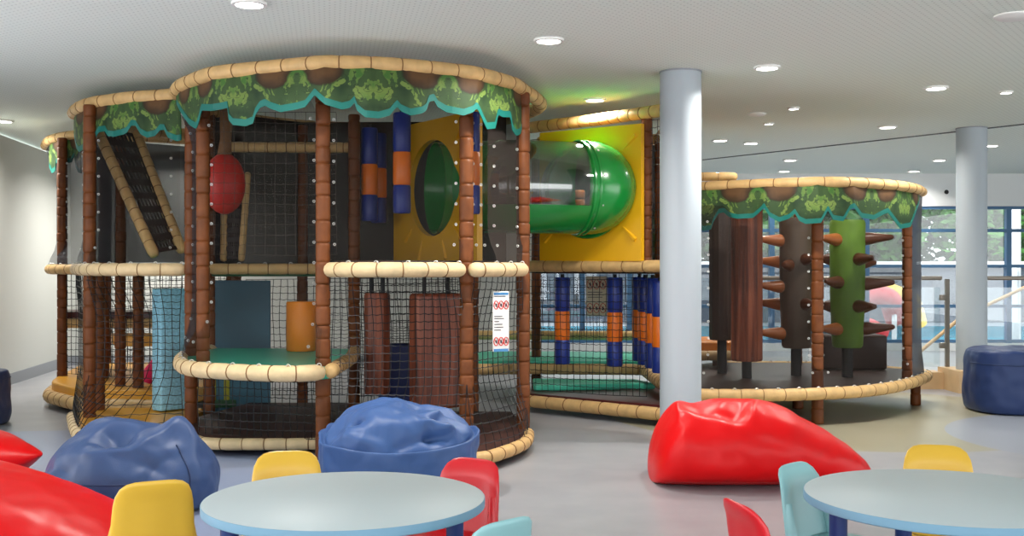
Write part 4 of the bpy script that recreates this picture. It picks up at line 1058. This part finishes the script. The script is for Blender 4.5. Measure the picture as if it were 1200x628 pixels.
# ------------------------------------------------------------------ outside
b=MB(); b.box((8,42,-.35),(70,49,.1)); struct(b.build('ground_paving',M['paving'],smooth=False))
b=MB(); b.box((6,27,-.285),(16,5,.03)); tag(b.build('swimming_pool',M['pool'],smooth=False),'turquoise outdoor pool beyond the window wall','pool')
t=thing('building','long low grey building with a row of windows beyond the pool','building',(8,32,-.3))
b=MB(); b.box((8,33,.55),(34,2,1.7)); b.build('wall',M['facade'],t,smooth=False)
for i in range(14):
    b=MB(); b.box((-6+2.1*i,31.99,.7),(1.2,.06,.8)); o=b.build('window',M['winglass'],t,smooth=False)
b=MB(); b.box((8,33,1.44),(34.4,2.3,.1)); b.build('roof',M['white'],t,smooth=False)
def tree(x,y,h,w,label):
    t=thing('tree',label,'tree',(x,y,-.3),'trees beyond the window wall, '+('nearer' if 'nearer' in label else 'farther')+' row')
    b=MB(); b.tube([(0,0,0),(.05,0,h*.3),(-.05,.05,h*.6)],[.18,.13,.07],n=8); o=b.build('trunk',M['bark']); o.parent=t
    b=MB()
    for k in range(2600):
        while True:
            q=V((R.uniform(-1,1),R.uniform(-1,1),R.uniform(-1,1)))
            if .35<q.length<1: break
        p=V((q.x*w,q.y*w*.8,h*.56+q.z*h*.46)); u=V((R.uniform(-1,1),R.uniform(-1,1),R.uniform(-.6,.6))).normalized(); v=u.cross(V((R.uniform(-1,1),R.uniform(-1,1),R.uniform(-1,1)))).normalized(); s=R.uniform(.14,.30)
        b.add([p-u*s,p-v*s*.5,p+u*s,p+v*s*.5],[(0,1,2,3)])
    o=b.build('foliage',M['leafout'],smooth=False); o.parent=t
for i in range(7):
    tree(.6+3.7*i,35.6,6.4+.5*(i%3),1.75,'leafy green tree in the nearer row beyond the window wall')
for i in range(7):
    tree(2.4+3.9*i,39.6,7.4+.4*(i%2),1.85,'leafy green tree in the farther row beyond the window wall')
# water slide outside
t=thing('water_slide','red and yellow curving slide seen through the low tower and the windows','slide',(8,21,-.3))
b=MB(); b.tube(catmull([at(1000,352,20.5),at(1020,345,20.8),at(1042,352,21),at(1050,372,21.3)],8),.22,n=12); b.build('red_chute',M['slider'],t)
b=MB(); b.tube(catmull([at(1030,338,22.5),at(1050,346,22.5),at(1066,352,22.6),at(1075,380,22.8)],8),.2,n=12); b.build('yellow_chute',M['slidey'],t)
b=MB(); b.tube(catmull([at(990,392,20),at(1015,385,20),at(1034,396,20)],8),.2,n=12); b.build('red_chute',M['slider'],t)
for px in (1005,1048): 
    q=at(px,362,21); b=MB(); b.tube([V((q.x,q.y,-.3)),q],.05,n=8); b.build('support',M['white'],t)

# ------------------------------------------------------------------ light, camera
W=bpy.data.worlds.new('sky'); bpy.context.scene.world=W; W.use_nodes=True
bg=W.node_tree.nodes['Background']; bg.inputs[0].default_value=(.97,.985,1,1); bg.inputs[1].default_value=3.6
S=bpy.data.lights.new('sun','SUN'); S.energy=4.5; S.angle=.02; so=bpy.data.objects.new('sun',S); COL.objects.link(so); so.rotation_euler=(math.radians(38),0,math.radians(-20))
cam=bpy.data.cameras.new('camera'); co=bpy.data.objects.new('camera',cam); COL.objects.link(co)
co.location=(0,0,H); co.rotation_euler=(PI/2,0,0); cam.sensor_width=36; cam.lens=36*F/1200; cam.clip_end=300
sc=bpy.context.scene; sc.camera=co
sc.view_settings.view_transform='Standard'; sc.view_settings.look='None'; sc.view_settings.exposure=0.07; sc.view_settings.gamma=1; sc.view_settings.use_curve_mapping=False
sc.cycles.transparent_max_bounces=32; sc.cycles.max_bounces=9; sc.cycles.sample_clamp_indirect=6; sc.cycles.caustics_reflective=False; sc.cycles.caustics_refractive=False
